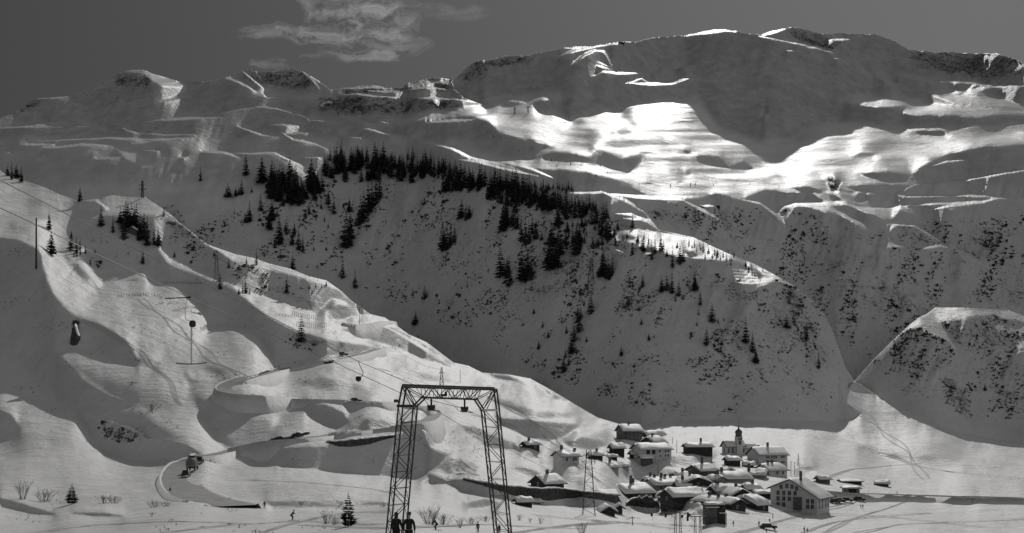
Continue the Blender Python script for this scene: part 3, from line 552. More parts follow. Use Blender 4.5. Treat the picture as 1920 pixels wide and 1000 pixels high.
# ---- building blocks ----
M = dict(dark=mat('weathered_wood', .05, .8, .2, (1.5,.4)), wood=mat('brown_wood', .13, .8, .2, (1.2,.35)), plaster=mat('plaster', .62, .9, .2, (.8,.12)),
 grey=mat('grey_render', .34, .9, .2, (.8,.2)), roof=mat('shingle', .10, .85, .2, (1,.3)), snow=mat('roof_snow', .84, .55, .4, (.5,.05), (1.2,.35,.25)),
 pane=mat('window_glass', .03, .15, .5), frame=mat('window_frame', .5, .6, .3), brick=mat('chimney_brick', .12, .9, .2, (3,.3)), stone=mat('dry_stone', .075, .95, .2, (1.1,.65), (2,.8,.4)),
 steel=mat('painted_steel', .045, .6, .4, (4,.3)), rope=mat('steel_rope', .06, .5, .5), needle=mat('spruce_needles', .06, .9, .1, (1.1,.8)), bark=mat('bark', .06, .95, .1, (3,.3)),
 twig=mat('bare_twigs', .10, .9, .1, (3,.3)), cloth=mat('dark_cloth', .03, .9, .1), cloth2=mat('grey_cloth', .09, .9, .1), skin=mat('skin', .35, .6, .3), hair=mat('hair', .03, .7, .3),
 paint=mat('dark_car_paint', .03, .35, .5), tyre=mat('rubber', .02, .9, .2), tin=mat('sheet_copper', .07, .5, .5, (1,.3)), road=mat('packed_snow', .32, .7, .3, (.4,.2), (1.2,.4,.2)),
 bank=mat('snow_bank', .78, .7, .3, (.3,.08), (.6,.6,.5)), pole=mat('grey_pole', .72, .7, .3), conc=mat('concrete', .30, .9, .2, (.6,.3)), canvas=mat('tarpaulin', .16, .8, .2, (1,.3)), lens=mat('lamp_glass', .6, .2, .5))
SCRUB = mat('scrub_twigs', .07, .9, .1, (.8,.5))

class MB:
    """collects faces; build() links them as one mesh object"""
    def __init__(s): s.v = []; s.f = []
    def add(s, vs, fs):
        o = len(s.v); s.v += [tuple(v) for v in vs]; s.f += [tuple(i+o for i in f) for f in fs]
    def box(s, c, d, rz=0.0, taper=1.0):
        cx, cy, cz = c; a, b, h = d[0]/2, d[1]/2, d[2]/2; vs = []
        for z, k in ((-h,1.0),(h,taper)):
            for x, y in ((-a,-b),(a,-b),(a,b),(-a,b)):
                x, y = x*k, y*k; vs.append((cx+x*math.cos(rz)-y*math.sin(rz), cy+x*math.sin(rz)+y*math.cos(rz), cz+z))
        s.add(vs, [(0,3,2,1),(4,5,6,7),(0,1,5,4),(1,2,6,5),(2,3,7,6),(3,0,4,7)])
    def bar(s, p, q, r, n=4, r2=None):
        p, q = Vector(p), Vector(q); d = q-p
        if d.length < 1e-6: return
        m = d.to_track_quat('Z', 'Y').to_matrix(); r2 = r if r2 is None else r2; vs = []
        for c, rr in ((p, r), (q, r2)):
            for k in range(n):
                a = 2*math.pi*(k+.5)/n; vs.append(c+m @ Vector((rr*math.cos(a), rr*math.sin(a), 0)))
        s.add(vs, [(k, (k+1)%n, n+(k+1)%n, n+k) for k in range(n)]+[tuple(range(n-1,-1,-1)), tuple(range(n,2*n))])
    def tube(s, pts, r, n=5):
        for a, b in zip(pts[:-1], pts[1:]): s.bar(a, b, r, n)
    def lathe(s, prof, c=(0,0,0), n=12):
        vs = []; m = len(prof)
        for r, z in prof:
            for k in range(n):
                a = 2*math.pi*k/n; vs.append((c[0]+r*math.cos(a), c[1]+r*math.sin(a), c[2]+z))
        fs = [(i*n+k, i*n+(k+1)%n, (i+1)*n+(k+1)%n, (i+1)*n+k) for i in range(m-1) for k in range(n)]
        s.add(vs, fs+[tuple(range(n-1,-1,-1)), tuple((m-1)*n+k for k in range(n))])
    def prism(s, poly, y0, y1):
        """polygon in x,z extruded along y"""
        n = len(poly); vs = [(x, y0, z) for x, z in poly]+[(x, y1, z) for x, z in poly]
        s.add(vs, [tuple(range(n-1,-1,-1)), tuple(range(n,2*n))]+[(k,(k+1)%n,n+(k+1)%n,n+k) for k in range(n)])
    def mesh(s, name, m, smooth=False):
        me = bpy.data.meshes.new(name); me.from_pydata(s.v, [], s.f); me.materials.append(m)
        if smooth: me.polygons.foreach_set('use_smooth', [True]*len(me.polygons))
        me.update(); return me
    def build(s, name, m, parent=None, smooth=False):
        o = bpy.data.objects.new(name, s.mesh(name, m, smooth)); COL.objects.link(o)
        bm = bmesh.new(); bm.from_mesh(o.data); bmesh.ops.recalc_face_normals(bm, faces=bm.faces); bm.to_mesh(o.data); bm.free()
        if smooth: o.data.polygons.foreach_set('use_smooth', [True]*len(o.data.polygons))
        o.parent = parent; return o
def link(name, data, parent=None, loc=None, rz=0.0, sc=None):
    o = bpy.data.objects.new(name, data); COL.objects.link(o); o.parent = parent
    if loc is not None: o.location = loc
    o.rotation_euler = (0,0,rz)
    if sc is not None: o.scale = (sc,sc,sc) if isinstance(sc, (int,float)) else sc
    return o
def empty(name, loc, rz=0.0, label=None, cat=None, group=None, sc=None):
    return props(link(name, None, None, loc, rz, sc), label, cat, group)
def copy_tree(o, parent=None):
    c = o.copy(); COL.objects.link(c); c.parent = parent
    for ch in list(o.children): copy_tree(ch, c)
    return c
# ---- spruces ----
def spruce_crown(seed, width=.26, tiers=15, per=8, ragged=.35, droop=.35, gap=.08):
    """unit-height crown of drooping needle sprays (height 1, foot at z 0)"""
    r = random.Random(seed); m = MB(); side = [r.uniform(.75,1.25) for _ in range(8)]
    for i in range(tiers):
        t = (i+r.uniform(-.25,.25))/tiers; z = .07+.9*max(t,0); rad = width*(1-t)**.85*(1-.35*math.exp(-t*14))
        n = max(4, int(per*(1-.45*t)))
        for k in range(n):
            a = 2*math.pi*(k+r.random())/n; L = rad*r.uniform(1-ragged,1.12)*side[int(a/6.2832*8)%8]
            if r.random() < gap: continue
            ca, sa = math.cos(a), math.sin(a); w = max(.02, L*.36)*r.uniform(.7,1.2); dz = -L*droop*r.uniform(.6,1.4)
            p0 = (ca*L*.02, sa*L*.02, z+.012); p1 = (ca*L*.55-sa*w, sa*L*.55+ca*w, z+dz*.45-.012); p2 = (ca*L, sa*L, z+dz); p3 = (ca*L*.55+sa*w, sa*L*.55-ca*w, z+dz*.45-.012)
            p4 = (ca*L*.5, sa*L*.5, z+dz*.3-.055*(1-t*.6))
            m.add([p0,p1,p2,p3,p4], [(0,1,2,3),(0,4,2)])
    m.bar((0,0,.9),(0,0,1.0),.012,4,.002)
    return m.mesh('crown', M['needle'])
CROWNS = [spruce_crown(1,.20), spruce_crown(2,.17,17,8,.3), spruce_crown(3,.24,14,9,.4), spruce_crown(4,.15,16,7,.45), spruce_crown(5,.28,13,9,.45), spruce_crown(6,.22,12,8,.5,.5,.2), spruce_crown(7,.19,19,7,.55,.3,.18), spruce_crown(8,.26,16,10,.3,.45,.1)]
tm = MB(); tm.bar((0,0,-.06),(0,0,.5),.022,6,.010); TRUNK = tm.mesh('trunk', M['bark'])
TR = random.Random(5)
PLANTED = []
def spruce(u, v, h, label, group=None, var=None): PLANTED.append((u, v, h, label, group, var))
def plant(u, v, h, label, group=None, var=None, sink=.0, name='spruce_tree'):
    p = ground(u, v); H = h*p.y/F*1.12; k = TR.randrange(8) if var is None else var
    s = H*TR.uniform(.97,1.03); wd = s*TR.uniform(1.1,1.4)
    root = empty(name, p-Vector((0,0,sink*H)), TR.uniform(0,6.28), label, 'tree', group)
    for nm, me in (('trunk', TRUNK), ('crown', CROWNS[k])):
        link(nm, me, root, (0,0,0), 0, (wd, wd, s))
    return root
ONES = [ # u, v, height px, label
 (150,378,26,"bushy dark conifer alone on the upper left ridge, right of the ridge-top clump"),
 (92,432,34,"rounded conifer beside the dark pole on the left hill"),
 (96,478,42,"tall conifer just right of the foot of the dark pole on the left hill"),
 (133,470,34,"bushy conifer in the pair on the sunny bank below the left ridge"),(190,425,36,"slim spruce standing left of the dark grove on the left hill"),
 (212,437,32,"spruce standing between the slim one and the dark grove on the left hill"),(268,495,26,"bushy small conifer below the dark grove on the left hill"),
 (307,404,15,"small conifer at the right end of the bright knoll on the left ridge"),(327,483,13,"tiny spruce on the rim to the right of the dark grove"),
 (412,543,32,"spruce on the lit rim of the left hill, left of the small thicket"),(429,503,22,"spruce on the shaded shelf left of the pair near the hill's crest"),
 (549,506,28,"spruce on the bright crest line of the left hill, halfway down"),(538,550,30,"spruce on the shaded shelf just above the lit rim"),
 (565,642,46,"large bushy spruce on the bank above the road bend"),(643,522,36,"left spruce of the pair just beyond the crest of the left hill"),(666,541,34,"right spruce of the pair just beyond the crest of the left hill"),
 (774,556,18,"smallest spruce of the three in a loose row on the empty shaded face"),(796,562,25,"middle and largest spruce of the loose row on the empty shaded face"),(876,540,17,"right-hand spruce of the loose row on the empty shaded face"),
 (779,610,25,"lone spruce low on the shaded face above the crest of the left hill"),(784,634,10,"tiny spruce right on the crest below the lone one"),(376,340,26,"lone spruce high on the shaded slope above the left ridge"),
 (461,330,38,"left spruce of the pair on the rim of the upper slope"),(491,345,48,"right, taller spruce of the pair on the rim of the upper slope"),(489,396,30,"slim spruce left below the dense left wood"),
 (440,402,12,"very small spruce below the trio on the upper slope"),(580,402,24,"spruce below the middle of the dense left wood"),(616,384,26,"slim spruce between the left wood and the long wood"),
 (626,402,30,"spruce in the open right of the left wood"),(655,398,24,"small spruce in the open below the long wood"),(1108,589,38,"bushy dark conifer on the rocky knoll of the shaded face"),
 (1165,668,22,"small bushy conifer low in the middle of the shaded face"),(1186,428,24,"spruce alone on the dark slope above the sunlit shoulder"),(1185,479,28,"spruce just under the sunlit shoulder, left of two"),
 (1205,539,24,"spruce alone on the slope right of the steel pylon"),(1206,472,27,"lone spruce at the lower edge of the sunlit shoulder"),(1303,546,34,"spruce on the slope under the end of the sunlit shoulder"),
 (1313,573,26,"smaller spruce right below the one under the sunlit shoulder"),(1335,605,34,"spruce in the open right part of the shaded face"),(1347,607,12,"tiny spruce next to the one in the open"),
 (1325,648,32,"broad spruce low on the right part of the shaded face"),(1398,644,46,"tallest spruce on the right part of the shaded face"),(1411,662,36,"spruce leaning against the tallest one on the right of the shaded face"),
 (1417,682,28,"lower spruce under the tallest one on the right of the shaded face"),(1010,656,20,"thin spruce low on the left part of the shaded face"),(1847,733,15,"small tree on the bright patch of the right-hand hill"),
 (1307,612,14,"tiny spruce left of the broad one on the right of the shaded face"),(1480,570,22,"dark tree at the top of the scrub gully on the shoulder's edge"),(1475,616,26,"spruce in the scrub gully near the shoulder's edge"),
 (1512,640,30,"spruce at the lower end of the scrub gully"),(1535,692,30,"spruce near the foot of the scrub gully"),(1362,492,22,"spruce on the sunlit shoulder's right end"),(1244,470,22,"spruce on the bright snow of the shoulder's middle"),
]
for u, v, h, lb in ONES: spruce(u, v, h, lb, var=(2 if 'bushy' in lb or 'broad' in lb else None))
GROUPS = [
 ('ridge-top clump at the left edge', 'dark spruce in the clump on the far left ridge top', [(22,337,32),(40,342,28),(31,334,25),(14,330,20)]),
 ('pair on the sunny bank', 'conifer in the pair beside the bushy one below the left ridge', [(143,476,30),(150,468,22)]),
 ('dark grove on the left hill', 'spruce in the dark grove on the left hill', [(232,450,52),(240,432,48),(247,430,46),(256,430,45),(264,442,42),(270,450,46),(276,462,52),(226,420,30),(252,422,36),(236,420,40),(261,452,34)]),
 ('twins right of the grove', "spruce in the twins below the dark grove's right end", [(289,460,34),(297,462,30)]),
 ('thicket on the lit rim', "spruce in the thicket on the left hill's rim", [(460,550,26),(468,552,16),(448,552,14),(455,548,18)]),
 ('pair near the crest', "spruce in the close pair near the left hill's crest", [(481,497,28),(462,497,18)]),
 ('saplings on the shaded shelf', 'small spruce in the row below the bright crest', [(580,542,16),(592,540,14),(603,541,12),(612,536,10),(585,552,14)]),
 ('trio on the upper slope', 'spruce in the loose trio on the shaded upper slope', [(427,371,27),(442,369,20),(453,366,28),(448,366,16)]),
 ('clump below the trio', 'spruce in the compact clump below the trio', [(460,418,22),(468,416,36),(464,418,24)]),
 ('column below the left wood', 'spruce in the column below the dense left wood', [(505,432,34),(510,414,36),(515,466,26),(523,460,50),(527,452,30),(538,440,32),(548,460,32),(560,470,40),(568,474,34),(552,440,24)]),
 ('descending line under the long wood', 'spruce in the line descending from the long wood', [(649,466,62),(657,450,52),(676,420,50),(682,412,50),(690,400,52),(697,392,55),(705,385,58),(712,374,58),(673,424,34),(653,460,40)]),
 ('tight clump in the middle face', 'spruce in the tight clump on the middle face', [(830,472,50),(838,470,46),(845,464,42),(852,456,34),(833,466,30)]),
 ('trio under the second wood', 'spruce in the small trio under the second wood', [(865,411,33),(874,414,28),(880,411,25)]),
 ('group under the second wood', 'spruce in the group hanging below the wood', [(944,434,54),(950,430,46),(962,426,42),(970,430,42),(949,405,40),(967,400,38)]),
 ('clump left of the pale terraces', 'spruce in the clump left of the striped terraces', [(977,455,46),(985,461,48),(992,458,42),(1005,450,36),(1015,452,20),(998,440,34)]),
 ('tall clump in the centre of the slope', 'tall spruce in the clump left of the pylon', [(1034,462,42),(1037,505,64),(1047,482,54),(1031,508,48),(1052,478,44),(1043,496,40)]),
 ('tall row at the face edge', 'tall spruce in the row halfway up the face', [(938,521,54),(955,538,52),(978,526,62),(990,520,50),(997,526,42),(951,520,36),(985,530,44)]),
 ('row on the terraces', 'spruce in the row along the striped terraces', [(1045,426,42),(1062,412,40),(1078,410,40),(1091,410,38),(1110,421,42),(1118,420,34),(1128,442,48),(1136,446,42),(1142,452,44),(1048,430,34),(1100,400,26),(1131,420,36),(1137,410,30),(1057,405,30)]),
 ('trees under the terraces', 'spruce in the band under the striped terraces', [(1062,461,36),(1080,480,52),(1074,458,36),(1096,457,22),(1112,467,30),(1086,462,40),(1153,440,18)]),
 ('clump right of the pylon', 'spruce in the clump right of the pylon', [(1130,491,26),(1132,520,42),(1140,524,44),(1148,518,40),(1143,526,30),(1128,512,28)]),
 ('trees at the shoulder edge', "spruce in the row at the shoulder's lower edge", [(1222,488,36),(1228,476,32),(1239,472,32),(1261,503,38),(1275,496,36),(1281,492,26),(1250,482,18)]),
 ('saplings on the sunlit shoulder', 'tiny spruce in the scatter on the sunlit shoulder', [(1292,461,14),(1302,463,14),(1318,471,22),(1322,486,14),(1340,477,16),(1345,480,16),(1372,491,14),(1376,482,12),(1398,501,12),(1409,502,10),(1430,508,10),(1168,452,14),(1176,447,16),(1196,455,18),(1208,448,14),(1216,458,20),(1270,464,12),(1312,462,14),(1356,482,12),(1150,445,16)]),
 ('clump below the shoulder', "spruce in the clump below the shoulder's end", [(1240,549,30),(1250,546,32),(1260,551,36),(1273,556,28),(1267,566,22)]),
 ('pair right of the pylon', 'spruce in the tiny pair right of the steel pylon', [(1181,540,14),(1187,538,11)]),
 ('column low on the shaded face', 'spruce in the column low on the face', [(1085,624,42),(1077,642,42),(1083,606,32),(1062,626,20),(1057,698,28),(1072,664,32),(1060,672,20),(1066,686,24),(1088,600,26)]),
]
nsp = len(ONES)
ORD = ['leftmost','second','third','fourth','fifth','sixth','seventh','eighth','ninth','tenth','eleventh','twelfth','thirteenth','fourteenth','fifteenth','sixteenth','seventeenth','eighteenth','nineteenth','twentieth']
ORD += ['twenty-'+x for x in ('first','second','third','fourth','fifth','sixth','seventh','eighth','ninth')]+['thirtieth']+['thirty-'+x for x in ('first','second','third','fourth','fifth','sixth','seventh','eighth','ninth')]
def ordinal(i, n): return 'leftmost' if i == 0 else ('rightmost' if i == n-1 else ORD[i])
for g, lb, lst in GROUPS:
    rest = lb[lb.index(' in the') if ' in the' in lb else (lb.index(' close') if ' close' in lb else (lb.index(' crowding') if ' crowding' in lb else lb.index(' on the' if ' on the' in lb else ' at the'))):]
    for i, (u, v, h) in enumerate(sorted(lst)):
        o_ = ordinal(i, len(lst)); mid = '' if o_[-4:] == 'most' else ' from the left'
        spruce(u, v, h, o_+' spruce'+mid+rest, g); nsp += 1
def fill(poly, n, h0, h1, label, group, seed, stuff=None):
    """n trees inside a photo polygon, at least a few pixels apart"""
    global nsp
    r = random.Random(seed); p = np.array(poly, float); got = []; tries = 0
    while len(got) < n and tries < 20000:
        tries += 1; u = r.uniform(p[:,0].min(), p[:,0].max()); v = r.uniform(p[:,1].min(), p[:,1].max()); c = False
        for k in range(len(p)):
            a, b = p[k], p[(k+1)%len(p)]
            if (a[1] > v) != (b[1] > v) and u < (b[0]-a[0])*(v-a[1])/(b[1]-a[1])+a[0]: c = not c
        if not c or any(abs(u-x)+.8*abs(v-y) < 5 for x, y in got): continue
        got.append((u, v))
    rows = {}
    for u, v in got: rows.setdefault(min(2, sum(1 for a_, b_ in got if abs(a_-u) < 14 and b_ > v)), []).append((u, v))
    for rw in sorted(rows):
        lst = sorted(rows[rw])
        for i, (u, v) in enumerate(lst):
            if stuff is None:
                o_ = ordinal(i, len(lst)); spruce(u, v, r.uniform(h0, h1), o_+' spruce'+('' if o_[-4:] == 'most' else ' from the left')+' in the '+('front', 'second', 'back')[rw]+' row of the '+label, group); nsp += 1
            else: stuff.append((u, v, r.uniform(h0, h1)))
WL = 'dense left wood'
fill([(498,352),(512,338),(560,340),(604,345),(606,366),(582,382),(560,394),(530,392),(512,378),(498,372)], 36, 28, 46, WL, 'dense left wood', 11)
LW = 'long wood on the crest'
fill([(600,332),(625,300),(665,298),(700,308),(760,312),(860,328),(882,344),(800,344),(740,346),(712,352),(700,344),(640,346)], 58, 26, 40, LW, 'long wood on the crest', 12)
SW = 'right-hand wood'
fill([(830,362),(880,358),(930,360),(985,388),(1020,404),(1062,408),(1062,392),(1000,372),(940,350),(880,345),(836,350)], 48, 28, 44, SW, 'second wood', 13)
far = []
fill([(625,298),(700,302),(780,300),(830,310),(870,326),(700,312),(610,302)], 26, 20, 30, None, None, 14, far)
fill([(890,345),(1000,350),(1090,356),(1090,362),(1000,362),(900,356)], 34, 12, 20, None, None, 15, far)
fill([(880,352),(1000,372),(1050,390),(1040,400),(960,392),(880,362)], 52, 24, 38, None, None, 16, far)
fill([(1280,450),(1400,498),(1440,520),(1400,515),(1290,480)], 16, 6, 12, None, None, 17, far)
fill([(640,312),(700,310),(860,325),(860,338),(700,330)], 40, 24, 34, None, None, 18, far)
fill([(910,250),(1060,300),(1260,330),(1500,345),(1500,352),(1200,350),(980,300)], 30, 3, 6, None, None, 19, far)
fill([(1000,378),(1100,388),(1130,405),(1060,405)], 24, 20, 32, None, None, 20, far)
fill([(505,340),(600,350),(600,372),(520,385)], 26, 24, 38, None, None, 21, far)
fill([(420,345),(620,380),(700,440),(640,470),(560,480),(480,420)], 16, 8, 18, None, None, 22, far)
fill([(1060,420),(1160,430),(1180,470),(1060,480)], 26, 10, 24, None, None, 23, far)
fill([(1180,540),(1300,560),(1420,640),(1380,680),(1200,640)], 14, 8, 16, None, None, 24, far)
fill([(960,540),(1100,560),(1120,700),(1000,690)], 12, 8, 18, None, None, 25, far)
fill([(130,440),(180,470),(200,510),(140,490)], 8, 10, 18, None, None, 26, far)
PLANTED.sort(key=lambda q: -q[2])
for q in PLANTED[:296]: plant(*q)
far += [q[:3] for q in PLANTED[296:]]
mb = MB(); r_ = random.Random(3)
for u, v, h in far:
    p = ground(u, v); H = h*p.y/F; me = CROWNS[r_.randrange(8)]; co = [x.co for x in me.vertices]; wd = H*r_.uniform(1.0,1.3); a = r_.uniform(0,6.28)
    mb.add([(p.x+wd*(c.x*math.cos(a)-c.y*math.sin(a)), p.y+wd*(c.x*math.sin(a)+c.y*math.cos(a)), p.z+H*c.z) for c in co], [tuple(f.vertices) for f in me.polygons])
props(mb.build('small_spruces', M['needle']), 'thin fringe of small dark spruces behind the woods and on the bright shoulder', 'trees', None, 'stuff')
# foreground conifers with finer sprays
def near_spruce(u, v, h, label, seed, width, name='young_spruce', Y=None):
    p = ground(u, v) if Y is None else at_depth(u, Y); H = h*p.y/F; root = empty(name, p, 0, label, 'tree')
    link('trunk', TRUNK, root, (0,0,0), 0, (H*.9,H*.9,H))
    link('crown', spruce_crown(seed, width, 17, 12, .5, -.05), root, (0,0,0), 0, (H,H,H)); return root
near_spruce(653,988,66,'young dark spruce with layered branches, left of the steel portal in the foreground', 31, .36)
near_spruce(135,945,40,'small ragged conifer standing alone at the lower left', 36, .40)

# ---- bare shrubs ----
def shrub_mesh(seed, n=26, spread=.55):
    r = random.Random(seed); m = MB()
    def grow(p, d, L, rad, lev):
        q = p+d*L; m.bar(p, q, rad, 3, rad*.6)
        if lev == 0: return
        for _ in range(2 if lev > 1 else 3):
            e = (d+Vector((r.uniform(-.6,.6), r.uniform(-.6,.6), r.uniform(-.1,.5)))).normalized(); grow(q, e, L*r.uniform(.6,.85), rad*.6, lev-1)
    for _ in range(n):
        a = r.uniform(0,6.28); s = r.uniform(.05,spread)
        d = Vector((math.cos(a)*s, math.sin(a)*s, 1)).normalized(); grow(Vector((math.cos(a)*s*.25, math.sin(a)*s*.25, -.05)), d, r.uniform(.22,.36), .008, 2)
    return m.mesh('bare_shrub', M['twig'])
SHM = [shrub_mesh(1), shrub_mesh(2,34,.9), shrub_mesh(3,18,.4)]
for u, v, h, k, wf, lb in [
 (42,936,52,2,1.0,"tall bare shrub at the far left of the foreground"),(84,940,34,0,1.5,"leaning bare shrub right of the tall one at the far left"),
 (195,944,26,1,1.3,"low bare bush right of the small ragged conifer, left of two"),(215,944,22,1,1.3,"low bare bush right of the small ragged conifer, right of two"),
 (290,951,20,1,1.4,"thin low bush beside the end of the road bend, left one"),(312,950,16,1,1.2,"thin low bush beside the end of the road bend, right one"),
 (612,982,34,2,1.1,"bare shrub left of the young spruce"),(628,984,26,0,1.0,"small bare shrub touching the young spruce"),(808,984,52,0,1.2,"largest bare shrub inside the steel portal"),
 (830,984,34,1,1.2,"lower bare shrub at the right side of the largest one inside the portal"),(862,990,30,2,1.0,"thin upright shrub between the largest shrub and the right leg of the portal"),
 (884,983,22,1,1.4,"wide low shrub left of the portal's right leg"),(910,978,18,1,1.3,"faint low shrub against the portal's right leg"),(974,976,18,2,1.2,"thin shrub right of the portal near the small snowed-in barn"),
 (994,980,14,2,1.0,"tiny shrub right of the portal between two thin ones"),(1014,982,20,2,1.0,"thin shrub near the bottom edge left of the tall pylon"),(1092,1002,34,0,1.0,"bare bush at the foot of the picture below the tall pylon"),
 (720,950,14,1,1.5,"tiny bush on the snow edge behind the portal's left leg"),(565,946,10,1,1.5,"low twigs on the long dark snow edge left of the young spruce"),(640,946,10,1,1.5,"low twigs on the snow edge above the young spruce"),
 (247,722,12,1,1.6,"small scrubby bush on the sunny left slope"),(285,770,22,1,1.3,"bare bush in the shade above the dark hollow"),(640,650,14,1,1.3,"round bush above the upper road"),(590,648,16,1,1.6,"scrubby bush beside the large spruce above the road"),
 (430,985,8,1,1.8,"tuft of twigs near the bottom edge at the left"),(380,990,6,1,2.0,"low tuft of twigs at the bottom edge, left of the skier"),(285,966,8,1,1.5,"tuft with a tiny conifer shape on the foreground snow")]:
    p = ground(u, v); H = h*p.y/F; o = link('bare_shrub', SHM[k], None, p, TR.uniform(0,6), (H*wf,H*wf,H)); props(o, lb, 'shrub')
# ---- scrub on the slopes, too much to count ----
mb = MB(); r_ = np.random.default_rng(9); n_ = 0
cand = np.argwhere((ROCK > .28) & (VG > 250) & (VG > SKV[None,:]+6) & (BPAINT < .4))
pick = cand[r_.integers(0, len(cand), 60000)]
rn = random.Random(4); dens = vnoise(40,60,51,.4)*.7+vnoise(14,26,52,.4)*.9
for i, j in pick:
    pr = (ROCK[i,j]**1.6)*max(0, 3.0*dens[i,j]-.05)
    if rn.random() > pr*.9: continue
    Y = YY[i,j]; x, z = XX[i,j], ZZ[i,j]; S_ = Y/F*rn.uniform(1.0, 3.4)*(1 if rn.random() < .9 else 2.0); vs = []; fs = []
    for k in range(6):
        a = rn.uniform(0,6.28); w_ = S_*rn.uniform(.3,.75); h_ = S_*rn.uniform(.3,.9); ox, oy = rn.uniform(-.5,.5)*S_, rn.uniform(-.5,.5)*S_
        ca, sa = math.cos(a)*w_, math.sin(a)*w_; b = len(vs)
        vs += [(x+ox-ca*.4,Y+oy-sa*.4,z-.15*S_),(x+ox+ca*.4,Y+oy+sa*.4,z-.15*S_),(x+ox+ca,Y+oy+sa,z+h_*rn.uniform(.4,1)),(x+ox-ca*.6,Y+oy-sa*.6,z+h_)]; fs.append((b,b+1,b+2,b+3))
    mb.add(vs, fs); n_ += 1
me_ = mb.mesh('scrub', SCRUB); so = link('scrub', me_); props(so, 'dark alder scrub and dwarf bushes dotted over the shaded slopes', 'scrub', None, 'stuff')

# twigs and stubble poking through the sunny slopes
r_ = random.Random(21); mb = MB(); cl = [(r_.uniform(0,760), r_.uniform(440,800)) for _ in range(46)]+[(r_.uniform(780,920), r_.uniform(800,900)) for _ in range(14)]+[(r_.uniform(40,700), r_.uniform(940,1000)) for _ in range(14)]
for cu_, cv_ in cl:
    for _ in range(r_.randrange(2, 12)):
        u, v = cu_+r_.gauss(0,14), cv_+r_.gauss(0,5)
        if v > 1005 or v < 330: continue
        p = ground(u, v)
        if p.y > 900: continue
        s = p.y/F*r_.uniform(1.5,4.5)
        for _ in range(4): a = r_.uniform(0,6.28); mb.bar(p-Vector((0,0,.1)), p+Vector((math.cos(a)*s*.6, math.sin(a)*s*.6, s*r_.uniform(.5,1))), max(.02,.18*p.y/F), 3)
o_ = mb.build('twigs', M['twig']); props(o_, 'scattered twigs and stubble poking out of the sunny snow', 'twigs', None, 'stuff')
# ski tracks pressed into the snow
TRK = mat('pressed_snow', .55, .8, .2); mb = MB(); r_ = random.Random(8)
def track(pts, wob, gap=.5, wd=.12):
    q = np.array(pts, float); L_ = np.concatenate([[0], np.cumsum(np.hypot(*np.diff(q, axis=0).T))]); n = max(20, int(L_[-1]/2.5)); c = []; ph = r_.uniform(0,6)
    for s in np.linspace(0, L_[-1], n):
        c.append(ground(np.interp(s, L_, q[:,0])+wob*math.sin(s*.08+ph), np.interp(s, L_, q[:,1])))
    for off in (-gap/2, gap/2):
        vs = []
        for i in range(n):
            d = c[min(i+1,n-1)]-c[max(i-1,0)]; d.z = 0; d.normalize(); sd = Vector((-d.y,d.x,0))
            for e in (-1,1): x, y = c[i].x+sd.x*(off+e*wd), c[i].y+sd.y*(off+e*wd); vs.append((x, y, z_at(x, y)+.07))
        mb.add(vs, [(2*i,2*i+1,2*i+3,2*i+2) for i in range(n-1)])
for pts, wob in (([(1500,1000),(1560,980),(1640,968),(1740,962)],2),([(1540,1002),(1590,975),(1660,955),(1700,940)],2),([(1460,960),(1560,966),(1680,972),(1840,990)],3),([(1600,1000),(1680,985),(1800,978),(1919,975)],2),([(1500,905),(1600,880),(1720,870),(1860,880)],3),
   ([(1560,820),(1640,850),(1740,880),(1900,900)],4),([(1590,760),(1640,800),(1700,850),(1730,900)],5),([(300,1000),(420,985),(560,978),(700,985)],3),([(60,1000),(180,985),(320,978),(460,982)],3),([(480,1002),(560,978),(640,962),(730,958)],3),
   ([(960,1000),(1060,985),(1160,978),(1260,990)],3),([(1000,965),(1100,975),(1240,985),(1340,990)],3),([(560,985),(720,992),(900,984),(1080,992)],3),([(150,600),(230,640),(300,700),(340,760)],5),([(260,560),(330,620),(400,680),(450,705)],5),([(700,690),(780,720),(860,770),(960,800)],5),([(450,900),(560,905),(680,915),(760,930)],3),([(1380,1000),(1470,975),(1560,950),(1600,942)],2),([(900,740),(980,780),(1060,850),(1120,905)],4)):
    track(pts, wob); track([(u+r_.uniform(4,16), v+r_.uniform(-3,3)) for u, v in pts], wob)
o_ = mb.build('ski_tracks', TRK, None, True); props(o_, 'ski tracks crossing the sunny snowfields', 'ski tracks', None, 'stuff')
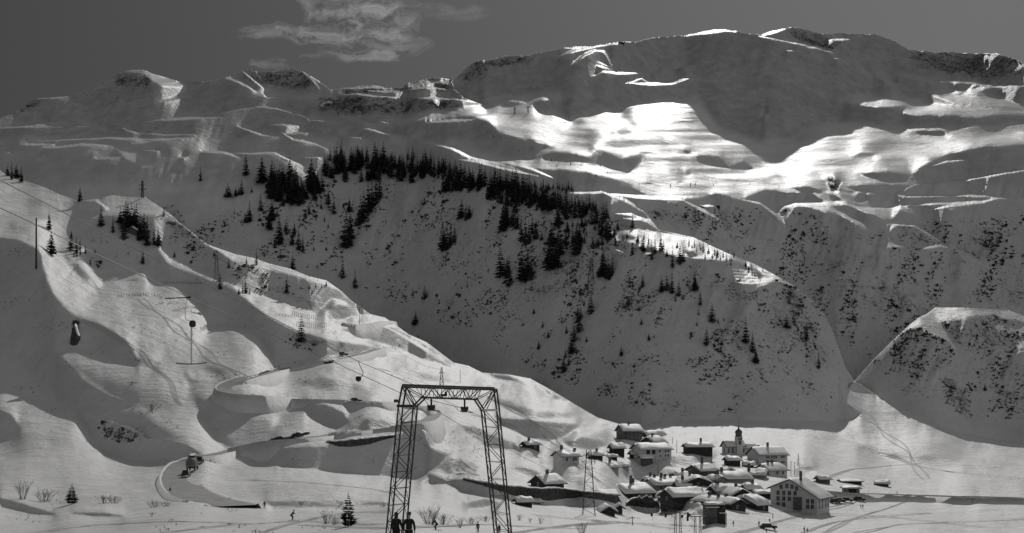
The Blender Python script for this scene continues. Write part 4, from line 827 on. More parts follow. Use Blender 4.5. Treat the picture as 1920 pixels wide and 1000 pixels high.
# ---- houses ----
def wframe():
    m = MB(); m.box((0,0,.62),(1.0,.12,.12)); m.box((0,0,-.62),(1.06,.16,.10)); m.box((-.45,0,0),(.10,.12,1.13)); m.box((.45,0,0),(.10,.12,1.13)); m.box((0,-.01,0),(.05,.06,1.12)); return m.mesh('window', M['frame'])
WF = wframe(); pm = MB(); pm.box((0,.0,0),(.84,.05,1.14)); WP = pm.mesh('pane', M['pane'])
sm_ = MB(); sm_.box((0,0,0),(1.3,.10,1.3)); SHUT = sm_.mesh('door_or_opening', M['dark'])
def snow_slab(w, half, rise, T, seed, ridge_soft=.12):
    """drifted snow lying on a pitched roof: w along the ridge, half = half span with overhang"""
    r = random.Random(seed); nx, ns = 12, 14; m = MB(); vs = []
    ph = [r.uniform(0,6.28) for _ in range(4)]
    for i in range(nx+1):
        t = -1+2*i/nx; x = t*w/2
        for k in range(ns+1):
            s = -1+2*k/ns; e = max(0, (1-abs(s)**6))**.5*max(0, (1-abs(t)**10))**.5
            base = rise*(1-math.sqrt(s*s+ridge_soft**2*.25)+.02)
            th = T*e*(1+.22*math.sin(3*t+ph[0]+2*s)+.15*math.sin(7*t+ph[1])+.12*math.sin(6*s+ph[2]))
            vs.append((x*1.0, s*half, base+th+.02))
    n = len(vs); fs = []
    for i in range(nx+1):
        for k in range(ns+1):
            s = -1+2*k/ns; vs.append((vs[i*(ns+1)+k][0], s*half, rise*(1-abs(s))-.0))
    W = ns+1
    for i in range(nx):
        for k in range(ns):
            a = i*W+k; fs.append((a, a+W, a+W+1, a+1)); fs.append((n+a, n+a+1, n+a+W+1, n+a+W))
    for i in range(nx): fs += [(i*W, n+i*W, n+(i+1)*W, (i+1)*W), (i*W+ns, (i+1)*W+ns, n+(i+1)*W+ns, n+i*W+ns)]
    for k in range(ns): fs += [(k, k+1, n+k+1, n+k), (nx*W+k, n+nx*W+k, n+nx*W+k+1, nx*W+k+1)]
    m.add(vs, fs); return m
HS = [0]
def house(name, label, u, v, w, h, d, ridge='x', rot=20, pitch=19, wall='plaster', wins=(), chims=(), T=.55, over=1.0, cat='house', group=None, sink=3.0, balcony=False, frame_gable=None, base_dz=0.0):
    """u, v: middle of the front wall's foot in the photo; w, d front width and depth, h wall height in photo pixels"""
    HS[0] += 1; p = ground(u, v); k = p.y/F; w, h, d = w*k*1.12, h*k*1.08, d*k*(1.9 if cat == 'house' or cat == 'barn' or cat == 'stable' else 1.25); pitch += 3; rz = math.radians(rot)
    root = empty(name, p+Vector((0,0,base_dz)), rz, label, cat, group)
    L, span = (w, d) if ridge == 'x' else (d, w); rise = span/2*math.tan(math.radians(pitch)); rr = 0 if ridge == 'x' else math.pi/2
    def turn(x, y): # ridge frame (ridge along x) to house frame; house centre at (0, d/2)
        return (x, y+d/2) if ridge == 'x' else (-y, x+d/2)
    def tm(m): m.v = [turn(a, b)+(c,) for a, b, c in m.v]; return m
    wm = MB(); n = [(-span/2,-sink),(span/2,-sink),(span/2,h),(0,h+rise),(-span/2,h)]
    vs = [(-L/2,y,z) for y,z in n]+[(L/2,y,z) for y,z in n]
    wm.add(vs, [(0,1,2,3,4),(9,8,7,6,5)]+[(i,(i+1)%5,5+(i+1)%5,5+i) for i in range(5)]); tm(wm)
    wo = wm.build('wall', M[wall], root)
    H = span/2+over; R = rise*H/(span/2); z0 = h+rise-R; X = L/2+over*.8
    rm = MB(); prof = [(-H,z0+.03),(0,z0+R+.03),(H,z0+.03),(H,z0+.22),(0,z0+R+.24),(-H,z0+.22)]
    rm.add([(-X,y,z) for y,z in prof]+[(X,y,z) for y,z in prof], [(0,1,4,5),(1,2,3,4),(6,11,10,7),(7,10,9,8)]+[(0,6,7,1),(1,7,8,2),(2,8,9,3),(3,9,10,4),(4,10,11,5),(5,11,6,0)]); tm(rm)
    ro = rm.build('roof', M['roof'], root)
    if T > 0:
        sl = snow_slab(2*X-.1, H-.05, R, T, HS[0]); sl.v = [(a,b,c+z0+.22) for a,b,c in sl.v]; tm(sl)
        sl.build('roof_snow', M['snow'], ro, True)
    for fx, fy, hp in chims:                     # -1..1 along the width and depth
        x, y = fx*w/2, d/2+fy*d/2; s_ = (y-d/2)/(span/2) if ridge == 'x' else x/(span/2); zz = h+rise*(1-abs(s_)); c = MB(); ht = hp*k+T
        c.box((x,y,zz+ht/2-.4),(.8,.7,ht+.8)); co = c.build('chimney', M['brick'], ro)
        cc = MB(); cc.box((x,y,zz+ht+.06),(1.0,.9,.14)); cc.build('chimney_cap', M['conc'], ro)
    for side, x, z, *kk in wins:                  # side f/l/r, -1..1 across, metres up from the eaves downward as a fraction of h
        sc = kk[0] if kk else 1.0; zz = z*h
        if side == 'f': pos, a = (x*w/2, -.03, zz), 0
        elif side == 'l': pos, a = (-w/2-.03, d/2-x*d/2, zz), -math.pi/2
        else: pos, a = (w/2+.03, d/2+x*d/2, zz), math.pi/2
        if sc < 0: link('door_or_opening', SHUT, root, pos, a, (-sc,1,-sc*1.2)); continue  # dark panel: real doors, and painted shade for the garage opening
        f = link('window', WF, root, pos, a, (sc,1,sc)); link('pane', WP, f, (0,.02,0))
    if balcony:
        b = MB(); z = balcony*h
        b.box((0,-.7,z),(w*.8,1.3,.12)); b.box((0,-1.3,z+.5),(w*.8,.08,.9)); b.build('balcony', M['wood'], root)
    return root
def grid(side, xs, zs, sc=1.0): return [(side, x, z, sc) for x in xs for z in zs]
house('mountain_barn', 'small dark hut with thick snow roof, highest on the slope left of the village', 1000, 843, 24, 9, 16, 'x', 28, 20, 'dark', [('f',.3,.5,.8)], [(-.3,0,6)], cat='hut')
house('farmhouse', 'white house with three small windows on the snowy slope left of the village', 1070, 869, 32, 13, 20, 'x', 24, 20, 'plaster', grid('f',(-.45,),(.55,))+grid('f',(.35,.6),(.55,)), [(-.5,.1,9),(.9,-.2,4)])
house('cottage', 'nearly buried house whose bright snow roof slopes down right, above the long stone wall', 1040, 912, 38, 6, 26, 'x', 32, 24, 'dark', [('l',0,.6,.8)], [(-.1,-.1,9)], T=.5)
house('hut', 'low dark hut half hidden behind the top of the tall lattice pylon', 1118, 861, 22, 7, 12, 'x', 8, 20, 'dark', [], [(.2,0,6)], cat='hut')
house('chalet', 'large wooden chalet on the highest spot at the back of the village', 1187, 826, 33, 17, 22, 'x', 14, 24, 'wood', grid('f',(-.5,-.1,.35,.75),(.35,.75),.9), [(.0,.1,5)], T=.4, balcony=.5)
house('barn', 'dark upright hayloft below the chalet, left of the long white house', 1160, 855, 20, 14, 14, 'x', 10, 22, 'dark', [('f',0,.25,-1)], cat='barn')
house('shed', 'tiny flat snow-covered shed in front of the dark hayloft', 1149, 862, 15, 5, 9, 'x', 8, 14, 'dark', [], cat='shed')
house('cottage', 'low house with dark walls on the shaded bank below the tiny flat shed', 1151, 884, 18, 8, 14, 'x', 25, 22, 'grey', [], [(-.1,0,7)], T=.45)
house('cottage', 'little grey house with steep snow roof next to the low one on the shaded bank', 1172, 881, 13, 7, 11, 'x', 15, 24, 'grey', [], T=.4)
house('farmhouse', 'long white house with rows of square windows, snow roof and tall shadow below', 1230, 864, 56, 20, 24, 'x', 16, 18, 'plaster', grid('f',(.62,.8),(.8,.45),.8)+[('f',.25,.8,.8),('f',.28,.4,.7),('f',-.5,.7,-1.2),('f',-.15,.75,-1.1)]+grid('l',(-.4,.3),(.5,)), [(.0,.15,6)], T=.6)
house('outbuilding', 'small dark annex at the left corner of the long white house', 1193, 861, 15, 9, 11, 'x', 16, 20, 'dark', [], T=.7, cat='shed')
house('outbuilding', 'dark plank shed with bulging snow cap in front of the long white house', 1214, 873, 18, 13, 12, 'x', 14, 20, 'wood', [], T=.8, cat='shed')
house('cottage', 'buried cottage with only its roof and dark gable above the snow, at the village crest', 1238, 838, 26, 8, 20, 'x', 34, 22, 'dark', [], [(-.2,0,4)], T=.8)
house('barn', 'snow-laden barn at the very back of the village under the shaded face', 1232, 822, 34, 5, 14, 'x', 20, 22, 'wood', [('f',-.2,.5,.7),('f',.3,.5,.7)], T=.9, cat='barn')
house('stable', 'long low stable with dark open bays and snow roof, left of the church', 1312, 854, 44, 15, 14, 'x', 6, 17, 'dark', [('f',-.5,.4,-1.6),('f',.6,.4,-1.6)], [(.25,.1,8)], T=.7, cat='stable')
house('school', 'tall white house with two rows of windows and three roof dormers, right of the church', 1450, 873, 52, 19, 26, 'x', 14, 24, 'plaster', grid('f',(-.45,-.3,-.12,.05,.2,.6,.75),(.75,.3),.8), [(.05,.05,8),(-.5,.3,6)], T=.35)
house('barn', 'small dark barn with level snow roof just below the church', 1377, 874, 21, 10, 13, 'x', 8, 16, 'dark', [], T=.7, cat='barn')
house('farmhouse', 'house with dark left gable and one tall chimney, upper middle of the roofs', 1330, 892, 38, 9, 22, 'x', 30, 20, 'wood', grid('f',(.0,.5),(.5,)), [(-.1,-.1,14)], T=.6)
house('farmhouse', 'broad house with dark front gable under a wide snow roof, left middle of the roofs', 1309, 912, 46, 6, 44, 'y', 6, 17, 'dark', [('f',0,.6,.8)], [(-.1,.2,9),(-.8,-.1,7)], T=.75)
house('farmhouse', 'house under the biggest smooth level snow roof in the centre of the village', 1384, 905, 48, 7, 24, 'x', 12, 20, 'grey', [], [(-.95,-.2,8)], T=.8)
house('inn', 'white inn with dark front gable facing left, below the white school', 1459, 893, 38, 11, 22, 'x', 26, 22, 'plaster', grid('f',(-.1,.55),(.5,))+grid('l',(-.4,.2),(.6,.95),.8), [(-.35,.0,5),(.1,0,6)], T=.5)
house('row_house', 'long gently curved row of houses with windows under the eaves, left end of the village', 1256, 922, 54, 12, 26, 'x', 18, 17, 'grey', grid('f',(-.6,-.3,0,.3,.6),(.6,)), [(.1,.1,6),(-.6,.2,7),(-.2,.0,8),(.5,.15,7)], T=.75)
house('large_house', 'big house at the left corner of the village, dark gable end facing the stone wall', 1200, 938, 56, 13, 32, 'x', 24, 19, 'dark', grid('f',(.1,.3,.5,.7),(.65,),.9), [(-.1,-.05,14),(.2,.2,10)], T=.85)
house('barn', 'plain grey-roofed barn touching the right end of the long stone wall', 1140, 934, 32, 6, 16, 'x', 14, 20, 'wood', [], T=.25, cat='barn')
house('barn', 'small boarded barn with steep plain roof behind the dark rubble bank', 1243, 936, 18, 5, 12, 'x', -24, 26, 'wood', [], T=.3, cat='barn')
house('barn', 'long barn with dark left gable and thick snow roof, front row of the village', 1292, 939, 60, 8, 26, 'x', 22, 20, 'dark', [('l',0,.4,.8)], T=.7, cat='barn')
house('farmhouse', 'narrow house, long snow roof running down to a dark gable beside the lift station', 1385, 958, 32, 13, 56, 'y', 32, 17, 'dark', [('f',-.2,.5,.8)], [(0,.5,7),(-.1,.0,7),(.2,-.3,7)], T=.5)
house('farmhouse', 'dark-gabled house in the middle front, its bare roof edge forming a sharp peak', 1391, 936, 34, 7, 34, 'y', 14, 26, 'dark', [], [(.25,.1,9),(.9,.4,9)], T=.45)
house('barn', 'dark barn with a puffy tilted snow roof just left of the big hotel', 1430, 958, 30, 11, 30, 'x', 38, 18, 'dark', [('f',.2,.5,.8)], T=1.0, cat='barn')
house('outbuilding', 'low dark annex in the shade against the big hotel\'s gable', 1432, 934, 26, 8, 14, 'x', 4, 15, 'dark', [], T=.5, cat='shed')
house('cottage', 'cottage buried up to its dark gable between the church barn and the chimney tower', 1369, 889, 14, 5, 14, 'y', 18, 20, 'dark', [], T=.7)
house('cottage', 'low cottage with sagging snow roof right of the tall brick chimney', 1420, 897, 24, 6, 18, 'x', -20, 18, 'grey', [], T=.8)
house('cottage', 'small house with rounded snow roof left of the biggest smooth roof', 1352, 905, 16, 6, 18, 'y', 20, 22, 'grey', [('f',0,.5,.7)], [(0,-.3,8)], T=.7)
house('cottage', 'low snow-drifted roof in the gap between the sharp-peaked roof and the hotel', 1414, 922, 24, 5, 14, 'x', 12, 20, 'grey', [], [(.2,0,6)], T=.8)
house('cottage', 'little roof squeezed behind the long front barn, left of the centre pole', 1300, 926, 22, 4, 10, 'x', -14, 20, 'wood', [], T=.6)
house('cottage', 'cottage with broad buried roof just right of the tall centre pole', 1356, 926, 28, 6, 14, 'x', 18, 22, 'dark', [], [(-.3,0,7)], T=.8)
house('cottage', 'cottage under a plump snow roof below the stable, at the upper left of the roofs', 1281, 899, 22, 5, 12, 'x', 16, 20, 'grey', [], [(.3,0,6)], T=.8)
house('cottage', 'buried cottage between the small dark barn and the school', 1404, 876, 16, 4, 9, 'x', -10, 20, 'dark', [], T=.7)
house('cottage', 'dark cottage under a smooth snow hump between the curved row and the front long barn', 1262, 945, 24, 7, 12, 'x', 20, 22, 'dark', [], [(.2,0,6)], T=.8)
house('outbuilding', 'low woodshed touching the right end of the front long barn', 1332, 944, 20, 6, 10, 'x', 10, 20, 'dark', [], T=.7, cat='shed')
house('cottage', 'small house with grey wall and chimney behind the big corner house', 1226, 912, 24, 8, 12, 'x', 14, 22, 'grey', [('f',.3,.5,.8)], [(-.2,0,8)], T=.7)
house('cottage', 'snowed-up cottage between the curved row and the broad front-gabled house', 1283, 918, 22, 7, 12, 'x', 6, 22, 'wood', [], [(.0,0,7)], T=.8)
house('cottage', 'low grey cottage left of the hotel gable, its roof sloping toward the station', 1408, 944, 24, 6, 12, 'x', 24, 20, 'grey', [], T=.7)
# the hotel: gable towards the left, long snow roof stepping down to the right
p = ground(1488, 956); k = p.y/F; ht = empty('hotel', p, math.radians(-34), 'largest building, white hotel with windowed gable and big sloping roof, right front of the village', 'hotel')
W2, D = 45*k, 70*k; prof = [(-W2,-3),(W2,-3),(W2,25*k),(-6*k,56*k),(-W2,40*k)]
m = MB(); m.prism(prof, 0, D); m.build('wall', M['plaster'], ht)
m = MB()
for (xa, za), (xb, zb) in (((W2+1.3,25*k-.8),(-6*k,56*k)), ((-6*k,56*k),(-W2-1.2,40*k-.5))): m.prism([(xa,za+.05),(xb,zb+.05),(xb,zb+.3),(xa,za+.3)], -1.2, D+1.2)
ro = m.build('roof', M['roof'], ht)
def snow_plane(xa, za, xb, zb, y0, y1, T, seed, parent):
    r = random.Random(seed); n = 14; vs = []; ph = r.uniform(0,6)
    for i in range(n+1):
        for j in range(n+1):
            s, t = i/n, j/n; e = max(0,(1-abs(2*s-1)**7))**.5*max(0,(1-abs(2*t-1)**9))**.5
            vs.append((xa+(xb-xa)*s, y0+(y1-y0)*t, za+(zb-za)*s+.02+T*e*(1+.2*math.sin(5*s+ph)+.15*math.sin(9*t+ph)+(.35 if s > .52 else 0))))
    m = MB(); m.add(vs, [(i*(n+1)+j,(i+1)*(n+1)+j,(i+1)*(n+1)+j+1,i*(n+1)+j+1) for i in range(n) for j in range(n)]); return m.build('roof_snow', M['snow'], parent, True)
snow_plane(W2+1.2, 25*k-.45, -6*k, 56*k+.32, -1.1, D+1.1, .5, 1, ro); snow_plane(-W2-1.1, 40*k-.2, -6*k, 56*k+.32, -1.1, D+1.1, .4, 2, ro)
for x, z in [(x, z) for x in (-30,-19,-8) for z in (31,20)]+[(3,31),(3,20),(-24,42),(-13,44),(-3,43),(6,40),(-30,9),(-19,9),(27,17),(36,17),(27,7),(36,7)]:
    f = link('window', WF, ht, (x*k,-.03,z*k), 0, (1.25,1,1.2)); link('pane', WP, f, (0,.02,0))
for y in (12, 30, 48, 62):
    for z in (17, 7): f = link('window', WF, ht, (W2+.03,y*k,z*k), math.pi/2, (1.25,1,1.2)); link('pane', WP, f, (0,.02,0))
m = MB(); m.box((8*k,0-.2,12*k),(16*k,.5,24*k)); m.build('stair_bay', M['wood'], ht)
m = MB(); m.box((6*k,22*k,56*k),(4.4*k,3.4*k,30*k)); co = m.build('chimney', M['brick'], ro); m = MB(); m.box((6*k,22*k,71.4*k),(5*k,4*k,.9*k)); m.build('chimney_cap', M['conc'], co)
# small field huts on the flat
for u, v, w, h, d, rot, lb, wl in [(985,950,24,9,15,20,'small snowed-in barn in front of the long stone wall','dark'),(1007,944,9,3,6,20,'tiny snow-capped shed beside the snowed-in barn','dark'),
   (1141,966,22,7,24,10,'cabin with bright steep snow roof at the foot of the tall pylon','dark'),(1161,964,11,11,8,8,'narrow tool shed against the cabin at the foot of the tall pylon','dark'),
   (1547,907,18,8,14,12,'grey field hut just right of the big hotel','wood'),(1654,912,20,5,12,-20,'low dark hut half sunk in the snow, farthest right on the flat','wood')]:
    house('field_hut', lb, u, v, w, h, d, 'y' if 'cabin' in lb else 'x', rot, 28 if 'cabin' in lb else 18, wl, [], T=.6 if w > 10 else .4, cat='hut')
house('field_hut', 'long dark hut lying flat in the snow behind the garage', 1597, 907, 34, 4, 14, 'x', 4, 10, 'dark', [], T=.15, cat='hut')
house('garage', 'concrete garage with a black opening beside the valley road', 1597, 928, 26, 11, 16, 'x', -8, 6, 'conc', [('f',.1,.4,-2.2)], T=.4, cat='garage')  # black opening is a flat dark panel standing in for inner shade
house('summit_hut', 'tiny dark lift station on the summit ridge', 1166, 83, 9, 3.5, 5, 'x', 0, 14, 'dark', [], T=0, cat='hut', sink=6)
house('field_hut', 'little snow-roofed hut among the trunks of the dark grove', 248, 440, 16, 7, 12, 'y', 0, 26, 'wood', [], T=.7, cat='hut')
# brick chimney tower
p = ground(1404, 893); k = p.y/F; r_ = empty('chimney_stack', p, 0, 'tall free-standing brick chimney in the middle of the village', 'chimney')
m = MB(); m.box((0,0,11*k),(5*k,4*k,26*k)); m.build('shaft', M['brick'], r_); m = MB(); m.box((0,0,24.4*k),(6.2*k,5*k,1.2*k)); m.build('cap', M['snow'], r_)
# ---- church ----
p = ground(1384, 852); k = p.y/F; rz = math.radians(16)
ch = empty('church', p, rz, 'white village church with onion-domed tower and steep snowy roofs', 'church')
def gable(cx, cy, L, S, h, pitch, ov=.8, T=.3, ends=True):
    rise = S/2*math.tan(math.radians(pitch)); w_ = MB(); n = [(-S/2,-3),(S/2,-3),(S/2,h),(0,h+rise),(-S/2,h)]
    w_.add([(cx-L/2,cy+a,b) for a,b in n]+[(cx+L/2,cy+a,b) for a,b in n], [(0,1,2,3,4),(9,8,7,6,5)]+[(i,(i+1)%5,5+(i+1)%5,5+i) for i in range(5)])
    w_.build('wall', M['plaster'], ch); H = S/2+ov; R = rise*H/(S/2); z0 = h+rise-R; X = L/2+ov; r = MB()
    pr = [(-H,z0+.03),(0,z0+R+.03),(H,z0+.03),(H,z0+.25),(0,z0+R+.27),(-H,z0+.25)]
    r.add([(cx-X,cy+a,b) for a,b in pr]+[(cx+X,cy+a,b) for a,b in pr], [(0,1,4,5),(1,2,3,4),(6,11,10,7),(7,10,9,8),(0,6,7,1),(1,7,8,2),(2,8,9,3),(3,9,10,4),(4,10,11,5),(5,11,6,0)])
    ro = r.build('roof', M['roof'], ch)
    if T: sl = snow_slab(2*X*.96, H*.97, R, T, int(L*7)); sl.v = [(cx+a,cy+b,c+z0+.24) for a,b,c in sl.v]; sl.build('roof_snow', M['snow'], ro, True)
gable(-6*k, 9*k, 36*k, 20*k, 16*k, 40); gable(24*k, 10*k, 28*k, 15*k, 12*k, 38, T=.2)
m = MB(); m.box((0,-2*k,13*k),(11*k,10*k,40*k)); m.build('tower', M['plaster'], ch)
m = MB(); m.lathe([(6.4*k,33*k),(6.8*k,34.2*k),(6.2*k,35*k),(5.6*k,37*k),(6.6*k,39.5*k),(6.9*k,41.5*k),(6.0*k,44*k),(3.4*k,46*k),(1.8*k,47.5*k),(1.3*k,50*k),(.5*k,53*k),(.12*k,56*k)], (0,-2*k,0), 10)
dm = m.build('onion_dome', M['tin'], ch, True); m = MB(); m.bar((0,-2*k,55*k),(0,-2*k,59*k),.07,4); m.bar((-1*k,-2*k,57.6*k),(1*k,-2*k,57.6*k),.07,4); m.build('cross', M['steel'], dm)
for x, z, s_ in ((-2.2*k,29*k,1.0),(2.2*k,29*k,1.0),(0,22*k,1.5)):
    f = link('window', WF, ch, (x,-7.2*k,z), 0, (s_,1,s_)); link('pane', WP, f, (0,.02,0))
for x, s_ in ((-20*k,1.2),(-12*k,1.4),(11*k,1.1),(30*k,1.1)):
    f = link('window', WF, ch, (x,-1.1*k if x < 13*k else 2.4*k,7*k), 0, (s_*.8,1,s_*1.4)); link('pane', WP, f, (0,.02,0))
f = link('window', WF, ch, (-24.1*k,9*k,9*k), -math.pi/2, (1,1,2)); link('pane', WP, f, (0,.02,0))
# ---- lift station in the village ----
p = ground(1341, 982); k = p.y/F; st = empty('lift_station', p, math.radians(6), 'dark valley station of the drag lift with flat snow-edged roof and open bay', 'lift station')
m = MB(); m.box((-6*k,12*k,15*k),(24*k,18*k,36*k)); m.build('wall', M['wood'], st); m = MB(); m.box((-5*k,2.8*k,6*k),(14*k,.5*k,16*k)); m.build('opening', M['pane'], st)  # open bay is a dark slab on the wall, painting its inner shade
m = MB(); m.box((13*k,10*k,13*k),(16*k,14*k,32*k)); m.build('machine_room', M['dark'], st)
m = MB(); m.box((0,10*k,34*k),(42*k,26*k,1.6*k)); ro = m.build('roof', M['dark'], st); m = MB(); m.box((-6*k,-2.4*k,31*k),(26*k,3*k,1.4*k)); m.build('canopy_snow', M['snow'], ro)
sl = snow_slab(38*k, 11*k, .3, .5, 77); sl.v = [(a,b+11*k,c+34.9*k) for a,b,c in sl.v]; sl.build('roof_snow', M['snow'], ro, True)
m = MB(); m.box((14*k,-1.5*k,20*k),(13*k,6*k,1.4*k)); m.build('porch_snow', M['snow'], st)
m = MB()
for x in (8*k, 20*k): m.bar((x,-4*k,-1),(x,-4*k,20*k),.12,4)
m.build('porch_posts', M['dark'], st)
# ---- stone walls, rubble bank ----
def wall_strip(name, label, cat, pts, thick, matn, jag=.0, seed=1, cap=None, n=60, back=0.0, sink=2.0):
    """pts: (u, v_foot, height px)"""
    q = np.array(pts, float); us = np.linspace(q[0,0], q[-1,0], n); r = random.Random(seed); m = MB(); vs = []; cv = []; jn = [r.uniform(-1,1) for _ in range(n//3+3)]; jy = [r.uniform(-1,1) for _ in range(n//2+3)]
    for ia, a in enumerate(us):
        jv = np.interp(ia/3, range(len(jn)), jn)*jag+r.uniform(-.25,.25)*jag; jw = np.interp(ia/2, range(len(jy)), jy)*jag; vb, hp = np.interp(a, q[:,0], q[:,1]), np.interp(a, q[:,0], q[:,2]); p = ground(a, vb); p.y += back; k = p.y/F
        t = p.z+max(.1, hp*k*(1+jv))
        vs += [(p.x,p.y-thick/2,p.z-sink),(p.x,p.y-thick/2+jw*thick*.6,t),(p.x,p.y+thick/2,t),(p.x,p.y+thick/2,p.z-sink)]
        c_ = .35*(1+r.uniform(-.4,.4)); cv += [(p.x,p.y-thick/2-.1,t-.02),(p.x,p.y,t+c_),(p.x,p.y+thick/2+.4,t-.02)]
    fs = [(4*i+k_,4*i+4+k_,4*i+4+(k_+1)%4,4*i+(k_+1)%4) for i in range(n-1) for k_ in range(4)]+[(0,1,2,3),(4*n-4,4*n-1,4*n-2,4*n-3)]
    m.add(vs, fs); o = empty(name, (0,0,0), 0, label, cat); m.build('masonry', M[matn], o)
    if cap:
        c = MB(); c.add(cv, [(3*i+k_,3*i+3+k_,3*i+3+(k_+1)%3,3*i+(k_+1)%3) for i in range(n-1) for k_ in range(3)]); c.build('snow_cap', M['snow'], o, True)
    return o
wall_strip('retaining_wall', 'long dark stone wall with snowy top running behind the right leg of the portal', 'wall', [(868,899,2),(905,909,5),(935,919,10),(960,927,15),(1000,936,21),(1030,936,19),(1060,932,15),(1090,931,10),(1125,936,12),(1158,943,14),(1166,946,2)], 1.2, 'stone', .08, 2, True, 80)
wall_strip('rubble_bank', 'dark jagged rubble bank in front of the village\'s left corner', 'wall', [(1174,948,4),(1182,947,9),(1196,948,13),(1204,949,17),(1222,950,15),(1232,949,9),(1236,949,2)], 2.0, 'stone', .25, 5, True, 40)
wall_strip('road_wall', 'dark supporting wall under the lower road, left of the portal', 'wall', [(612,829,1),(630,834,6),(660,835,10),(690,831,9),(720,822,4),(742,817,1)], 1.0, 'stone', .1, 8, True, 50)
wall_strip('road_wall', 'thin dark supporting wall under the upper road', 'wall', [(575,686,2),(620,681,4),(660,673,6),(690,663,5),(704,655,1)], 1.0, 'stone', .1, 9, True, 40)
wall_strip('rock_ledge', 'broken dark rocks along the inner side of the road bend', 'rocks', [(458,714,1),(475,712,5),(500,703,6),(518,695,3)], 1.5, 'stone', .5, 10, True, 24)
wall_strip('rock_outcrop', 'dark rock knob poking from the shaded snow at the far left', 'rock', [(134,641,8),(138,643,26),(143,643,30),(148,641,14)], 2.5, 'stone', .3, 12, True, 12)
wall_strip('road_bank', 'row of broken rocks above the lower road', 'rocks', [(502,829,3),(520,827,6),(545,823,5),(560,820,8),(580,814,3)], 1.5, 'stone', .6, 14, True, 30)
# ---- steel portal of the lift ----
def px(u, v, Y): return Vector(((u-960)*Y/F, Y, (V0H-v)*Y/F))
def PY(u): return 58+6*(u-755)/175.0
OFF = Vector((.16,.75,0))
def fr(u, v): return px(u, v, PY(u))
gan = empty('lift_portal', at_depth(842, 61), 0, 'tall dark steel lattice portal of the lift standing over the foreground', 'lift portal')
gi = gan.matrix_basis.copy(); GO = Vector(gan.location)
def lattice_leg(name, o1, o2, o3, i2, i3, n):
    """outer chord o1-o2-o3, inner chord from i2 to i3"""
    m = MB()
    def cho(t, off):  # below the platform: t 0..1
        return o2.lerp(o3, t)+off, i2.lerp(i3, t)+off
    for off in (Vector(), OFF):
        m.bar(o2+off-GO, o3+off-GO, .045, 4); m.bar(i2+off-GO, i3+off-GO, .045, 4)
    for k in range(n):
        a, b = k/n, (k+1)/n
        for off in (Vector(), OFF):
            A, Bq = cho(a, off); C_, D = cho(b, off)
            m.bar(C_-GO, D-GO, .018, 4)
            if k % 2: m.bar(A-GO, D-GO, .022, 4)
            else: m.bar(Bq-GO, C_-GO, .022, 4)
        A, Bq = cho(a, Vector()); A2, B2 = cho(a, OFF); C2, D2 = cho(b, OFF)
        m.bar(A-GO, C2-GO, .018, 4); m.bar(Bq-GO, D2-GO, .018, 4); m.bar(A-GO, A2-GO, .018, 4); m.bar(Bq-GO, B2-GO, .018, 4)
    return m.build(name, M['steel'], gan)
def foot(u, Y): q = at_depth(u, Y); return q+Vector((0,0,-.3))
lattice_leg('leg', None, fr(747,762), foot(720,58), fr(775,760), foot(750,59), 9)
lattice_leg('leg', None, fr(931,769), foot(960,65), fr(902,768), foot(933,64), 9)
m = MB(); tl, tr = fr(754,725), fr(926,730.5); bl, br = fr(791,745.5), fr(889,749)
for off in (Vector(), OFF):
    m.bar(tl+off-GO, tr+off-GO, .065, 5); m.bar(bl+off-GO, br+off-GO, .055, 5)
    m.bar(tl+off-GO, fr(747,762)+off-GO, .05, 4); m.bar(tr+off-GO, fr(931,769)+off-GO, .05, 4)
    m.bar(bl+off-GO, fr(776,760)+off-GO, .05, 4); m.bar(br+off-GO, fr(901,767)+off-GO, .05, 4)
    for (a, b) in ((tl, fr(776,760)), (tl, fr(769,759)), (tl, bl), (tr, fr(901,767)), (tr, br), (tr, fr(907,767))): m.bar(a+off-GO, b+off-GO, .026, 4)
    n = 7; tops = [tl.lerp(tr, .19+.62*i/n) for i in range(n+1)]; bots = [bl.lerp(br, i/n) for i in range(n+1)]
    for i in range(n+1): m.bar(tops[i]+off-GO, bots[i]+off-GO, .02, 4)
    for i in range(n):
        a, b = (bots[i], tops[i+1]) if i % 2 == 0 else (tops[i], bots[i+1]); m.bar(a+off-GO, b+off-GO, .026, 4)
for i in range(9): a = tl.lerp(tr, i/8); m.bar(a-GO, a+OFF-GO, .02, 4)
for i in range(6): a = bl.lerp(br, i/5); m.bar(a-GO, a+OFF-GO, .02, 4)
m.build('crossbeam', M['steel'], gan)
m = MB(); m.bar(tl-GO+Vector((0,.3,.08)), tr-GO+Vector((0,.3,.08)), .07, 5); m.build('ice_crust', M['dark'], gan)
m = MB(); c = (fr(747,762)+fr(776,761))/2-GO; m.box(c+Vector((0,.35,0)), (.98,1.1,.14)); m.build('platform', M['steel'], gan)
m = MB(); c = (fr(900,768.5)+fr(932,770))/2-GO; m.box(c+Vector((0,.35,0)), (1.05,1.1,.12)); m.build('platform', M['pole'], gan)
m = MB(); a = fr(915,730)-GO
for dx in (-.04,.07): m.bar(a+Vector((dx,0,0)), a+Vector((dx,0,.22)), .012, 4)
m.bar(a+Vector((-.04,0,.22)), a+Vector((.07,0,.22)), .012, 4); b = fr(920,731)-GO; m.bar(b, b+Vector((0,0,.3)), .01, 4); m.build('bracket', M['steel'], gan)
m = MB(); a = fr(747,752)-GO; m.box(a+Vector((-.12,0,0)), (.22,.2,.16)); m.build('lamp_box', M['steel'], gan)
